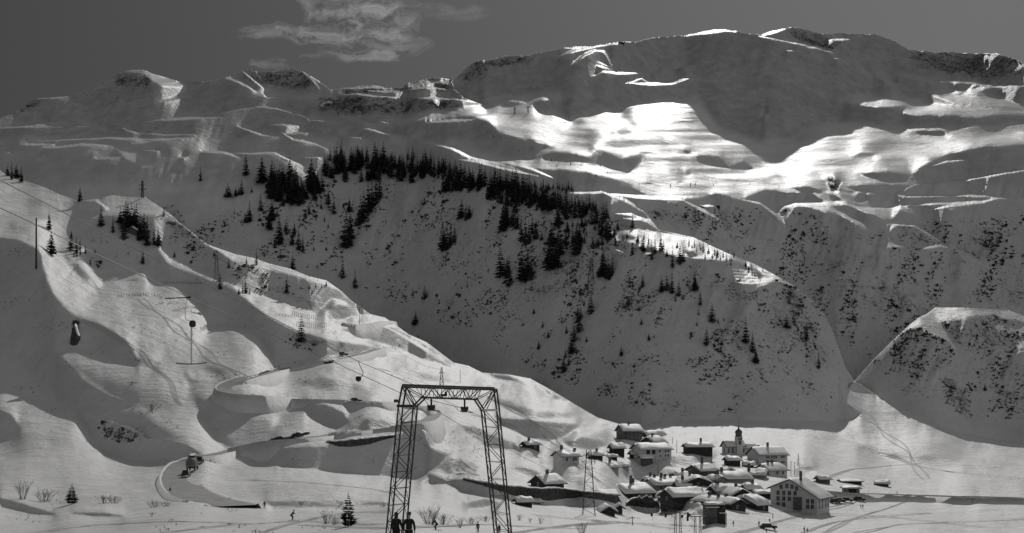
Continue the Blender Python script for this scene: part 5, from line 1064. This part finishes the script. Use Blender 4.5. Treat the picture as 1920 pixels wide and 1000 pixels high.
def sheaves(u, v):
    a = fr(u, 748)-GO+OFF*.5; b = fr(u, v)-GO+OFF*.5; m = MB(); m.bar(a, b, .07, 4); m.box(b+Vector((0,0,-.02)), (.3,.3,.28)); m.bar(b+Vector((-.25,-.2,-.14)), b+Vector((.45,.2,-.2)), .035, 4)
    h = m.build('sheave_arm', M['steel'], gan)
    for s in (-1, 1):
        w_ = MB(); w_.bar(b+Vector((s*.18-.03,-.1,.02)), b+Vector((s*.18+.03,-.1,.02)), .13, 12); w_.build('sheave_wheel', M['steel'], h)
sheaves(805, 764); sheaves(868, 767)
m = MB(); a = fr(829,741)-GO+OFF*.5; m.box(a, (.34,.3,.12)); m.box(a+Vector((.1,0,.1)), (.12,.2,.16)); m.build('junction_box', M['dark'], gan)
# ---- haul ropes and their hangers ----
def rope(name, label, pts, r=.016, cat='rope', group=None):
    m = MB(); o = Vector(pts[0]); m.tube([Vector(p_)-o for p_ in pts], r, 5); ob = m.build(name, M['rope'], None); ob.location = o
    return props(ob, label, cat, group)
RA = [px(-260,190,36), px(0,338,42), px(231,456,46), px(340,508,48), px(551,618,53), px(672,678,56), px(776,722,60), px(805,762,60.5), px(868,800,72), px(1010,872,120), px(1140,930,230), px(1320,955,345)]
RB = [px(-260,240,34), px(0,390,38), px(68,422,39), px(170,472,41), px(354,558,45), px(632,682,54), px(748,736,58.5), px(868,766,63), px(960,806,80), px(1080,868,130), px(1200,925,230), px(1310,955,340)]
rope('haul_rope', 'upper haul rope of the lift running through the portal', RA); rope('haul_rope', 'lower haul rope of the lift carrying the near T-bar', RB)
m = MB(); o = px(354,558,45); k = 45/F
hg = empty('t_bar_hanger', o, 0, 'near drag-lift hanger with spring box, pale shaft and wide T-bar, hanging left of the portal', 'T-bar')
m.bar((-44*k,0,-2*k),(2*k,0,0),.03,4); m.box((0,0,0),(7*k,.1,4*k)); m.build('clamp', M['steel'], hg)
m = MB(); m.tube([(-4*k,0,-2*k),(-6*k,0,-20*k),(-7*k,0,-36*k),(-5*k,0,-42*k),(4*k,0,-45*k)],.014,5); m.build('arm', M['pole'], hg)
m = MB(); m.lathe([(2*k,-56*k),(6*k,-54*k),(6.5*k,-48*k),(5*k,-44*k),(2*k,-43*k)],(7*k,0,0),10); m.build('spring_box', M['dark'], hg)
m = MB(); m.bar((5*k,0,-55*k),(5*k,0,-124*k),.035,6); m.build('shaft', M['pole'], hg)
m = MB(); m.tube([(-24*k,0,-123*k),(-12*k,0,-124.5*k),(5*k,0,-125*k),(22*k,0,-124*k),(34*k,0,-122*k)],.022,5); m.build('t_bar', M['steel'], hg)
o = px(672,678,56); k = 56/F; hg = empty('t_bar_hanger', o, 0, 'retracted drag-lift hanger with round spring box above the road bend', 'T-bar')
m = MB(); m.tube([(0,0,0),(3*k,0,-8*k),(9*k,0,-20*k),(7*k,0,-28*k),(2*k,0,-30*k)],.018,5); m.build('arm', M['steel'], hg)
m = MB(); m.lathe([(1.5*k,-38*k),(5*k,-35*k),(5.5*k,-31*k),(4*k,-28*k)],(0,0,0),10); m.build('spring_box', M['dark'], hg)
# ---- pylons and poles ----
def pylon(u, v, h, wb, wt, label, arms=(), name='lattice_pylon', n=8, r=1.0, group=None, sc=1.0):
    p = ground(u, v); k = p.y/F; root = empty(name, p, 0, label, 'pylon', group); H = h*k; b, t = wb*k/2, wt*k/2; m = MB(); r = r*max(.05, .45*k)
    for sx in (-1,1):
        for sy in (-1,1): m.bar((sx*b,sy*b,-1),(sx*t,sy*t,H),r,4)
    for i in range(n):
        za, zb = H*i/n, H*(i+1)/n; wa, w_ = b+(t-b)*i/n, b+(t-b)*(i+1)/n
        for sy in (-1,1):
            s = 1 if i % 2 else -1
            m.bar((-s*wa,sy*wa,za),(s*w_,sy*w_,zb),r*.6,3); m.bar((-w_,sy*w_,zb),(w_,sy*w_,zb),r*.5,3)
        for sx in (-1,1): m.bar((sx*wa,-wa,za),(sx*w_,w_,zb),r*.5,3)
    m.build('tower', M['steel'], root)
    for z, aw in arms:
        a = MB(); a.bar((-aw*k/2,0,z*k),(aw*k/2,0,z*k),r*.9,4); a.bar((-aw*k/2,0,z*k),(0,0,(z+3)*k),r*.5,3); a.bar((aw*k/2,0,z*k),(0,0,(z+3)*k),r*.5,3); ao = a.build('crossarm', M['steel'], root)
        for s in (-1,0,1):
            i_ = MB(); i_.bar((s*aw*k*.45,0,z*k),(s*aw*k*.45,0,(z-2)*k),r*.9,5); i_.build('insulator', M['pane'], ao)
    return root
pylon(1104, 966, 122, 24, 8, 'tallest lattice pylon, standing in front of the village\'s left side', ((112,22),(100,28),(88,22)), n=10)
pylon(1108, 534, 50, 12, 3, 'steel lattice pylon on the rocky knoll of the shaded face', ((42,12),(34,16)))
pylon(828, 727, 38, 8, 2, 'slender lattice pylon seen just above the portal\'s crossbeam', ((28,10),), n=7)
pylon(267, 371, 32, 4, 2, 'small lattice pylon on the left ridge knoll', ((24,12),(16,14)), n=6)
pylon(406, 528, 50, 9, 3, 'pale slim lattice pylon on the shaded shelf of the left hill', ((42,10),), n=8, r=.6)
pylon(267, 426, 22, 3, 2, 'thin pylon barely visible left of the bushy conifer', ((18,8),), n=4, r=.6) if False else None
pylon(965, 214, 12, 4, 1, 'left one of two tiny lift pylons on the bright upper plateau', ((11,7),), n=4, r=.7)
pylon(990, 212, 12, 4, 1, 'right one of two tiny lift pylons on the bright upper plateau', ((11,7),), n=4, r=.7)
def tpost(u, v, h, arm, w_, label):
    p = ground(u, v); k = p.y/F; root = empty('lift_support', p, 0, label, 'lift support')
    for s in (-1,1):
        m = MB(); x = s*w_*k/2
        for dx in (-1,1): m.bar((x*1.3+dx*.35,0,-2),(x+dx*.12,0,h*k),.09,4)
        for i in range(8): z = h*k*i/8; m.bar((x*1.25-.3,0,z),(x*1.2+.3,0,z+h*k/8),.05,3)
        m.build('leg', M['steel'], root)
    a = MB(); a.bar((-arm*k*.55,0,h*k),(arm*k*.45,0,h*k-.2),.14,4); a.bar((-arm*k*.5,0,h*k+.5),(arm*k*.4,0,h*k+.3),.07,4); a.bar((-arm*k*.4,0,h*k),(-w_*k/2,0,h*k-1.5),.07,4); a.bar((arm*k*.4,0,h*k),(w_*k/2,0,h*k-1.5),.07,4)
    ao = a.build('crossarm', M['steel'], root)
    for s in (-.55,.45):
        b_ = MB(); b_.box((s*arm*k,0,h*k-.6),(.5,.4,1.2)); b_.build('pulley', M['steel'], ao)
tpost(1271, 1006, 45, 42, 8, 'left two-legged drag-lift support at the bottom edge in front of the village')
tpost(1308, 1004, 36, 34, 8, 'right two-legged drag-lift support, nearest the lift station')
def pole(u, v, h, label, r=.13, mt='dark', arm=0, group=None, lean=0, name='pole', cat='pole'):
    p = ground(u, v); k = p.y/F; root = empty(name, p, 0, label, cat, group); m = MB(); m.bar((0,0,-1),(lean*k,0,h*k),max(r,.38*k),6,max(r,.38*k)*.7); m.build('shaft', M[mt], root)
    if arm: m = MB(); m.bar((-arm*k/2,0,(h-2)*k),(arm*k/2,0,(h-2)*k),max(.06,.3*k),4); m.build('crossarm', M[mt], root)
    return root
for u, v, h, lb, *a in [(68,504,95,'tall dark mast on the left hill beside the conifers'),(863,718,24,'thin pole right of the slender pylon above the portal'),(674,611,36,'pole with a crossbar on the upper road near the crest',10),
   (1269,848,22,'thin pole beside the village crest, left of the long stable',0),(1335,870,11,'short pole below the long stable',0),(1483,889,24,'left of two lattice-like poles behind the hotel',5),(1490,890,24,'right of two lattice-like poles behind the hotel',5),
   (1341,936,46,'tall dark pole rising among the roofs in the village centre',6),(1234,893,24,'thin pole in the shadow of the long white house',0),(1497,870,20,'hair-thin pole on the flat right of the white school',0),(1261,832,12,'short pole at the village crest',0),
   (1115,870,10,'stub pole below the half-hidden hut',0),(1682,930,9,'thin pole beside the valley road',0),(1186,985,16,'short slanting drag-lift pole left of the two supports',6),(1449,972,9,'thin stake on the snow below the hotel',0),(1243,973,0.1,'',0)]:
    if lb: pole(u, v, h, lb, arm=(a[0] if a else 0), r=(.42 if 'mast' in lb else .13))
for i_s, (u, v, h) in enumerate(((540,745,8),(583,752,8),(640,754,8),(720,758,7),(700,868,8))): pole(u, v, h, ORD[i_s].replace('leftmost','first')+' slim marker stake from the left along the upper road' if v < 800 else 'single stake on the snowfield below the dark bank', .07, group='marker stakes')
for i, (u, v, h) in enumerate(((1230,962,26),(1258,970,26),(1222,975,20),(1279,975,15),(1293,973,15))):
    p = ground(u, v+20); k = p.y/F; z = (v+20-v)*k; root = empty('drag_hook', p+Vector((0,0,z+h*k*.5)), 0, ('second','third','leftmost','fourth','rightmost')[i]+' drag-lift hook hanging near the two supports before the village', 'lift hook', 'hooks on the drag lift')
    m = MB(); m.bar((0,0,0),(.3,0,-h*k*.6),.05,4); m.build('cord', M['rope'], root); m = MB(); m.lathe([(.1,-.5),(.3,-.35),(.3,.1),(.1,.3)],(0,0,0),8); m.build('spring_box', M['dark'], root)
# power line wires
for i, (A, Bq) in enumerate((((267,341),(406,480)), ((270,345),(409,484)), ((406,480),(674,578)), ((409,484),(677,581)), ((674,578),(828,694)))):
    def tp(q):
        for (u0, v0, h0) in ((267,371,30),(406,528,48),(674,611,34),(828,727,34)):
            if abs(q[0]-u0) < 6: g_ = ground(u0, v0); return px(q[0], q[1], g_.y)
    a, b = tp(A), tp(Bq); n = 10; rope('wire', ('upper wire from the ridge pylon to the pale slim pylon','lower wire from the ridge pylon to the pale slim pylon','upper wire from the pale slim pylon to the crest pole','lower wire from the pale slim pylon to the crest pole','wire from the crest pole to the slender pylon above the portal')[i], [a.lerp(b, t/n)-Vector((0,0,4*(t/n)*(1-t/n)*6)) for t in range(n+1)], .05, 'wire', 'wires of the power line')
# ---- snow fences ----
def fence(pts, h, step, label, rails=3, name='snow_fence', matn='dark'):
    q = np.array(pts, float); L_ = np.concatenate([[0], np.cumsum(np.hypot(*np.diff(q, axis=0).T))]); n = max(2, int(L_[-1]/step)+1); o = empty(name, ground(*pts[0]), 0, label, 'fence'); O = Vector(o.location)
    P3 = []
    for s in np.linspace(0, L_[-1], n): u, v = np.interp(s, L_, q[:,0]), np.interp(s, L_, q[:,1]); P3.append(ground(u, v))
    for p in P3:
        k = p.y/F; m = MB(); m.bar(p-O-Vector((0,0,.5)), p-O+Vector((0,0,h*k)), max(.05,.28*k), 4); m.build('post', M[matn], o)
    m = MB()
    for j in range(rails):
        for a, b in zip(P3[:-1], P3[1:]):
            k = a.y/F; z = Vector((0,0,h*k*(j+.6)/rails)); m.bar(a-O+z, b-O+z, max(.03,.16*k), 4)
    m.build('rails', M[matn], o)
fence([(556,612),(575,614),(595,616),(612,613)], 9, 4, 'front rack of the avalanche fence on the bright shelf')
fence([(548,592),(570,596),(596,600)], 8, 4, 'rear rack of the avalanche fence on the bright shelf'); fence([(518,592),(533,594),(546,596)], 5, 5, 'short rack at the left of the avalanche fence')
fence([(222,557),(250,555),(280,554),(300,556)], 5, 5, 'low snow fence across the sunny left slope, lower one', 2); fence([(306,532),(340,532),(377,533)], 4, 6, 'low snow fence across the sunny left slope, upper one', 2)
fence([(440,743),(520,752),(640,755),(745,763)], 4, 14, 'railing with thin posts along the upper road', 1, 'guard_rail')
fence([(1175,975),(1185,972),(1200,974)], 3, 5, 'little railing beside the tool shed', 2); fence([(1397,961),(1410,965),(1425,966)], 3, 7, 'low barrier on the snow below the puffy-roofed barn', 1)
# ---- roads ----
def road(name, pts, half, drop=2.5, mt='road', lift=.22, bh=.3):
    q = np.array(pts, float); L_ = np.concatenate([[0], np.cumsum(np.hypot(*np.diff(q, axis=0).T))]); n = max(8, int(L_[-1]/3)); c = []
    for s in np.linspace(0, L_[-1], n): c.append(ground(np.interp(s, L_, q[:,0]), np.interp(s, L_, q[:,1])))
    for _ in range(4): c = [c[0]]+[(c[i-1]+c[i]*2+c[i+1])/4 for i in range(1, n-1)]+[c[-1]]
    vs = []; bs = []
    for i in range(n):
        d = c[min(i+1,n-1)]-c[max(i-1,0)]; d.z = 0; d.normalize(); s = Vector((-d.y, d.x, 0)); zc = c[i].z
        row = []
        for t in (-1,-.55,0,.55,1):
            p = c[i]+s*half*t; p.z = zc+lift; row.append(p)
        # the road is dug level into the slope, its outer side carried by a bank
        vs += row
        for side, p in ((-1,row[0]),(1,row[-1])):
            o = p+s*side*1.6; gz = z_at(o.x, o.y); bs.append((p, p+s*side*.5+Vector((0,0,bh)), Vector((o.x+s.x*side*.8, o.y+s.y*side*.8, min(gz, zc)-drop if gz < zc+.4 else gz-.2))))
    m = MB(); m.add(vs, [(5*i+j,5*i+j+1,5*i+6+j,5*i+5+j) for i in range(n-1) for j in range(4)]); o = m.build(name, M[mt], None, True); o['kind'] = 'structure'
    for sd in (0,1):
        m = MB(); m.add([x for i in range(n) for x in bs[2*i+sd]], [(3*i+j,3*i+3+j,3*i+4+j,3*i+1+j) for i in range(n-1) for j in range(2)]); b = m.build('snow_bank', M['bank'], o, True)
    return o
road('road', [(436,953),(415,948),(385,941),(358,930),(341,915),(334,900),(337,886),(348,872),(370,861),(400,853),(450,843),(520,831),(600,821),(660,813),(720,806),(760,800),(790,792),(806,780),(800,770),(780,765),(745,762),(700,757),(640,754),(560,751),(500,748),(460,744),(435,738),(426,730),(435,720),(460,711),(510,697),(560,688),(620,677),(665,667),(704,655)], 4.0, lift=.4)
road('road', [(640,608),(665,612),(690,608),(720,603),(745,606)], 2.5)
road('road', [(1538,928),(1600,934),(1700,937),(1800,940),(1920,943),(2200,950)], 4.0, 1.2, bh=1.5)
# ---- vehicles ----
def heading(a, b): p, q = ground(*a), ground(*b); return math.degrees(math.atan2(q.y-p.y, q.x-p.x))
CONV = heading((350,893),(374,868))
def car(u, v, label, rot, L=4.2, mt='paint', group=None, snow=False):
    p = ground(u, v)+Vector((0,0,.2)); o = empty('parked_car', p, math.radians(rot), label, 'car', group); m = MB()
    m.prism([(-L/2,.32),(L/2,.32),(L/2,.72),(L*.46,.86),(L*.22,.95),(-L*.46,.95),(-L/2,.8)], -.8, .8); m.build('body', M[mt], o)
    m = MB(); m.prism([(-L*.42,.95),(L*.2,.95),(L*.10,1.45),(-L*.05,1.52),(-L*.30,1.46)], -.68, .68); c = m.build('cabin', M['pane'], o)
    m = MB(); m.box((-L*.1,0,1.53),(L*.42,1.3,.06)); m.build('roof', M['snow'] if snow else M[mt], c)
    for sx in (-1,1):
        for sy in (-1,1): w_ = MB(); w_.bar((sx*L*.3,sy*.70,.33),(sx*L*.3,sy*.86,.33),.33,12); wo = w_.build('wheel', M['tyre'], o); h = MB(); h.bar((sx*L*.3,sy*.85,.33),(sx*L*.3,sy*.875,.33),.17,8); h.build('rim', M['steel'], wo)
    for sy in (-1,1): h = MB(); h.bar((L/2-.03,sy*.55,.62),(L/2+.03,sy*.55,.62),.11,8); h.build('headlight', M['lens'], o)
    return o
for u, v, r, lb in [(1566,944,4,'dark car at the left end of the parking place beside the hotel'),(1574,943,-6,'dark car right beside the leftmost one beside the hotel'),(1589,942,-20,'single dark car in the gap between the parked groups'),
  (1605,935,-10,'dark car parked closest to the garage opening'),(1612,940,-25,'front car of the cluster by the garage'),(1618,937,-30,'middle car of the cluster by the garage'),(1627,935,-25,'right-hand car of the cluster by the garage'),(1707,936,-20,'lone dark car driving on the valley road'),
  (375,869,CONV,'last vehicle of the convoy on the road bend, a dark car'),(349,895,CONV,'front vehicle of the convoy on the road bend, a dark car'),(643,668,12,'small dark car on the upper road'),(667,756,5,'small snow-dusted car on the road left of the portal')]: car(u, v, lb, r)
car(1441, 993, 'snow-covered car standing in the snow below the hotel', -6, 4.6, snow=True)
p = ground(361, 884)+Vector((0,0,.2)); o = empty('covered_lorry', p, math.radians(CONV), 'lorry with rounded tarpaulin in the middle of the convoy on the road bend', 'lorry')
m = MB(); m.prism([(-3.4,1.0)]+[(-.9+0*k,1.0) for k in range(1)]+[(-.9,3.1),(-3.4,3.1)], -1.1, 1.1)
m = MB(); n = 10; pts = [(1.15*math.cos(math.pi*k/n), 2.2+1.0*math.sin(math.pi*k/n)) for k in range(n+1)]; pts = [(1.15,1.1)]+pts+[(-1.15,1.1)]
m.add([(-3.4,a,b) for a,b in pts]+[(1.0,a,b) for a,b in pts], [tuple(range(len(pts))), tuple(range(2*len(pts)-1,len(pts)-1,-1))]+[(k,(k+1)%len(pts),len(pts)+(k+1)%len(pts),len(pts)+k) for k in range(len(pts))]); m.build('tarpaulin', M['canvas'], o)
m = MB(); m.prism([(1.1,.7),(2.9,.7),(3.1,1.4),(2.6,1.5),(2.3,2.3),(1.1,2.35)], -1.0, 1.0); m.build('cab', M['paint'], o)
m = MB(); m.box((-.3,0,.85),(6.2,1.6,.3)); m.build('chassis', M['dark'], o)
for x in (-2.5,2.1):
    for sy in (-1,1): w_ = MB(); w_.bar((x,sy*.8,.5),(x,sy*1.08,.5),.5,12); w_.build('wheel', M['tyre'], o)
# ---- people ----
def skinned(name, V_, E_, R_, mt, lv=1):
    me = bpy.data.meshes.new(name); me.from_pydata(V_, E_, []); o = bpy.data.objects.new(name, me); COL.objects.link(o)
    o.modifiers.new('s', 'SKIN'); o.modifiers.new('u', 'SUBSURF').levels = lv
    for i, r in enumerate(R_):
        d = me.skin_vertices[0].data[i]; d.radius = r if isinstance(r, tuple) else (r, r); d.use_root = (i == 0)
    dg = bpy.context.evaluated_depsgraph_get(); out = bpy.data.meshes.new_from_object(o.evaluated_get(dg)); bpy.data.objects.remove(o)
    out.materials.clear(); out.materials.append(M[mt]); out.polygons.foreach_set('use_smooth', [True]*len(out.polygons)); out.name = name; return out
def figure(J, fingers=True):
    """J: joints; returns body, jacket, trousers meshes. The person faces +y."""
    V_ = []; E_ = []; R_ = []
    def add(p, r, par=None):
        V_.append(tuple(p)); R_.append(r); i = len(V_)-1
        if par is not None: E_.append((par, i))
        return i
    pel = add(J['pelvis'],(.13,.10)); w = add(J['waist'],(.12,.09),pel); c = add(J['chest'],(.15,.11),w); nk0 = add(J['neckbase'],(.07,.07),c); nk = add(J['neck'],(.05,.055),nk0)
    h1 = add(J['jaw'],(.062,.075),nk); h2 = add(J['eyes'],(.078,.095),h1); h3 = add(J['crown'],(.055,.07),h2)
    f = Vector(J['face']); add(Vector(J['eyes'])+f*.105+Vector((0,0,-.02)), .014, h2)
    side = f.cross(Vector((0,0,1))).normalized()
    for s in (-1,1): add(Vector(J['eyes'])+side*s*.088, .014, h2)
    for s in 'LR':
        sh = add(J['sh'+s], .062, nk0); el = add(J['el'+s], .043, sh); wr = add(J['wr'+s], .028, el); d = (Vector(J['wr'+s])-Vector(J['el'+s])).normalized()
        palm = add(Vector(J['wr'+s])+d*.06, (.040,.018), wr)
        if fingers:
            pv = Vector(V_[palm]); sd = d.cross(f).normalized()
            for k, (off, ln) in enumerate(((-.028,.072),(-.009,.082),(.010,.076),(.028,.060))):
                b = add(pv+sd*off+d*.035, .009, palm); m_ = add(pv+sd*off+d*(.035+ln*.5)+f*.012, .0085, b); add(pv+sd*off+d*(.035+ln*.85)+f*.032, .007, m_)
            t = add(pv-sd*.045+f*.012-d*.01, .011, palm); add(pv-sd*.055+f*.03+d*.03, .009, t)
        hp = add(J['hp'+s], .085, pel); kn = add(J['kn'+s], .058, hp); an = add(J['an'+s], .040, kn); add(J['toe'+s], .038, an)
    return skinned('body', V_, E_, R_, 'skin')
def garment(J, kind, mt):
    V_ = []; E_ = []; R_ = []
    def add(p, r, par=None):
        V_.append(tuple(p)); R_.append(r); i = len(V_)-1
        if par is not None: E_.append((par, i))
        return i
    if kind in ('jacket','coat'):
        if kind == 'coat': h0 = add((0,0,.52),(.27,.22)); a = add(J['pelvis'],(.20,.16),h0)
        else: a = add(J['pelvis'],(.175,.135))
        b = add(J['waist'],(.155,.12),a); c = add(J['chest'],(.185,.135),b); d = add(J['neckbase'],(.10,.09),c)
        for s in 'LR': x = add(J['sh'+s],.082,d); y = add(J['el'+s],.062,x); add(J['wr'+s],.046,y)
    else:
        a = add(J['pelvis'],(.15,.12))
        for s in 'LR': x = add(J['hp'+s],.105,a); y = add(J['kn'+s],.08,x); z = add(J['an'+s],.062,y)
    return skinned(kind, V_, E_, R_, mt)
def hair_mesh(J, long=False, cap=False):
    m = MB(); e = Vector(J['eyes']); f = Vector(J['face']); c = e-f*.018+Vector((0,0,.03)); n = 10
    prof = [(.088,-.07),(.102,-.02),(.104,.03),(.09,.085),(.05,.12),(.01,.13)]
    if long: prof = [(.07,-.20),(.095,-.14)]+prof
    if cap: prof = [(.100,0.0),(.106,.03),(.107,.10),(.104,.135),(.07,.145),(.01,.147)]
    m.lathe(prof, tuple(c-f*.02), n); return m.mesh('hair' if not cap else 'cap', M['hair'])
STAND = dict(pelvis=(0,0,.93),waist=(0,0,1.10),chest=(0,.0,1.32),neckbase=(0,-.01,1.46),neck=(0,0,1.53),jaw=(0,.025,1.60),eyes=(0,.02,1.68),crown=(0,0,1.76),face=(0,1,0),
 shL=(-.18,0,1.42),elL=(-.27,-.02,1.14),wrL=(-.27,.06,.90),shR=(.18,0,1.42),elR=(.27,-.02,1.14),wrR=(.27,.06,.90),hpL=(-.10,0,.88),knL=(-.12,.02,.50),anL=(-.13,-.02,.09),toeL=(-.15,.14,.04),hpR=(.10,0,.88),knR=(.12,.02,.50),anR=(.13,-.02,.09),toeR=(.15,.14,.04))
LINK = dict(STAND, elR=(.24,.06,1.16), wrR=(.33,.16,1.0), elL=(-.22,-.02,1.14), wrL=(-.16,.10,.92))
SKI = dict(pelvis=(0,-.16,.80),waist=(0,-.08,.93),chest=(0,.08,1.12),neckbase=(0,.15,1.24),neck=(0,.20,1.29),jaw=(0,.26,1.33),eyes=(0,.27,1.41),crown=(0,.24,1.49),face=(0,1,-.1),
 shL=(-.18,.14,1.20),elL=(-.30,.16,.98),wrL=(-.30,.38,1.0),shR=(.18,.14,1.20),elR=(.30,.16,.98),wrR=(.30,.38,1.0),hpL=(-.11,-.16,.76),knL=(-.13,.12,.48),anL=(-.13,-.05,.12),toeL=(-.13,.10,.07),hpR=(.11,-.16,.76),knR=(.13,.12,.48),anR=(.13,-.05,.12),toeR=(.13,.10,.07))
def kit(J, jm, tm_, long=False, coat=False, cap=False, ski=False):
    out = [('body', figure(J, True)), ('coat' if coat else 'jacket', garment(J, 'coat' if coat else 'jacket', jm)), ('trousers', garment(J, 'trousers', tm_)), ('cap' if cap else 'hair', hair_mesh(J, long, cap))]
    if ski:
        for s in (-1,1): m = MB(); m.prism([(-.05,0),(.05,0),(.05,.025),(-.05,.025)], -.85, .95); m.v = [(a+s*.13,b,c) for a,b,c in m.v]; m.box((s*.13,1.02,.05),(.09,.2,.02)); out.append(('ski', m.mesh('ski', M['dark'])))
        for s in (-1,1): m = MB(); m.bar((s*.30,.42,1.06),(s*.42,.10,.02),.012,5); m.bar((s*.42,.11,.08),(s*.42,.09,.09),.06,8); out.append(('ski_pole', m.mesh('ski_pole', M['steel'])))
    return out
KITS = dict(man=kit(STAND,'cloth','cloth',cap=True), woman=kit(LINK,'cloth','cloth',long=True,coat=True), walker=kit(STAND,'cloth','cloth2'), skier=kit(SKI,'cloth','cloth',cap=True,ski=True))
def person(kitn, p, rz, label, group=None, sc=1.0):
    o = empty('person', p, math.radians(rz), label, 'person', group, sc)
    for nm, me in KITS[kitn]: link(nm, me, o)
    return o
def stand_at(u, Y, head_v, H=1.83):
    """someone whose head reaches photo row head_v at distance Y"""
    z = (V0H-head_v)*Y/F-H; g = at_depth(u, Y); return Vector((g.x, Y, z)), g.z
for kn, u, Y, hv, H, lb, rz in (('man',767,57,959.5,1.86,'man in dark jersey and flat-topped cap seen from behind, right of the portal\'s left leg',0),('woman',743,57,967,1.66,'person in long dark coat with loose hair, arm linked with the man in the cap',-4)):
    p = at_depth(u, Y)
    person(kn, p, rz, lb, sc=max(.95, min(1.08, ((V0H-hv)*p.y/F-p.z)/H)))
for kn, u, v, h, rz, lb in (('skier',548,976,22,-100,'skier leaning forward alone on the foreground snow left of the young spruce'),('skier',817,994,22,70,'skier bending with poles in front of the largest bare shrub'),
   ('walker',896,1000,15,30,'small dark figure left of the portal\'s right leg'),('walker',936,1003,17,-30,'small dark figure framed by the portal\'s right leg'),('walker',496,954,8,0,'tiny dark figure on the snow edge above the skier'),
   ('walker',1375,986,9,0,'figure standing alone right of the lift station'),('walker',1423,987,10,20,'figure left of the snow-covered car'),('walker',1443,981,6,0,'figure behind the snow-covered car'),('skier',1437,1000,8,0,'figure at the bottom edge below the snow-covered car'),('walker',1453,998,9,0,'figure at the right end of the snow-covered car'),
   ('walker',1508,998,10,0,'left one of two walkers on the open snow below the hotel'),('walker',1514,999,9,10,'right one of two walkers on the open snow below the hotel'),('walker',1535,937,9,0,'left one of two people at the hotel\'s right corner'),('walker',1539,937,9,0,'right one of two people at the hotel\'s right corner'),
   ('walker',1614,953,7,0,'left one of two people on the snow in front of the parked cars'),('walker',1618,954,8,0,'right one of two people on the snow in front of the parked cars'),('walker',1562,934,7,0,'left one of three people behind the leftmost parked cars'),('walker',1567,936,6,0,'middle one of three people behind the leftmost parked cars'),('walker',1570,934,7,0,'right one of three people behind the leftmost parked cars'),
   ('walker',319,926,7,0,'walker at the edge of the road bend near the bottom left')):
    p = ground(u, v); H = h*p.y/F; person(kn, p, rz, lb, sc=max(.75, min(1.45, H/1.75)))
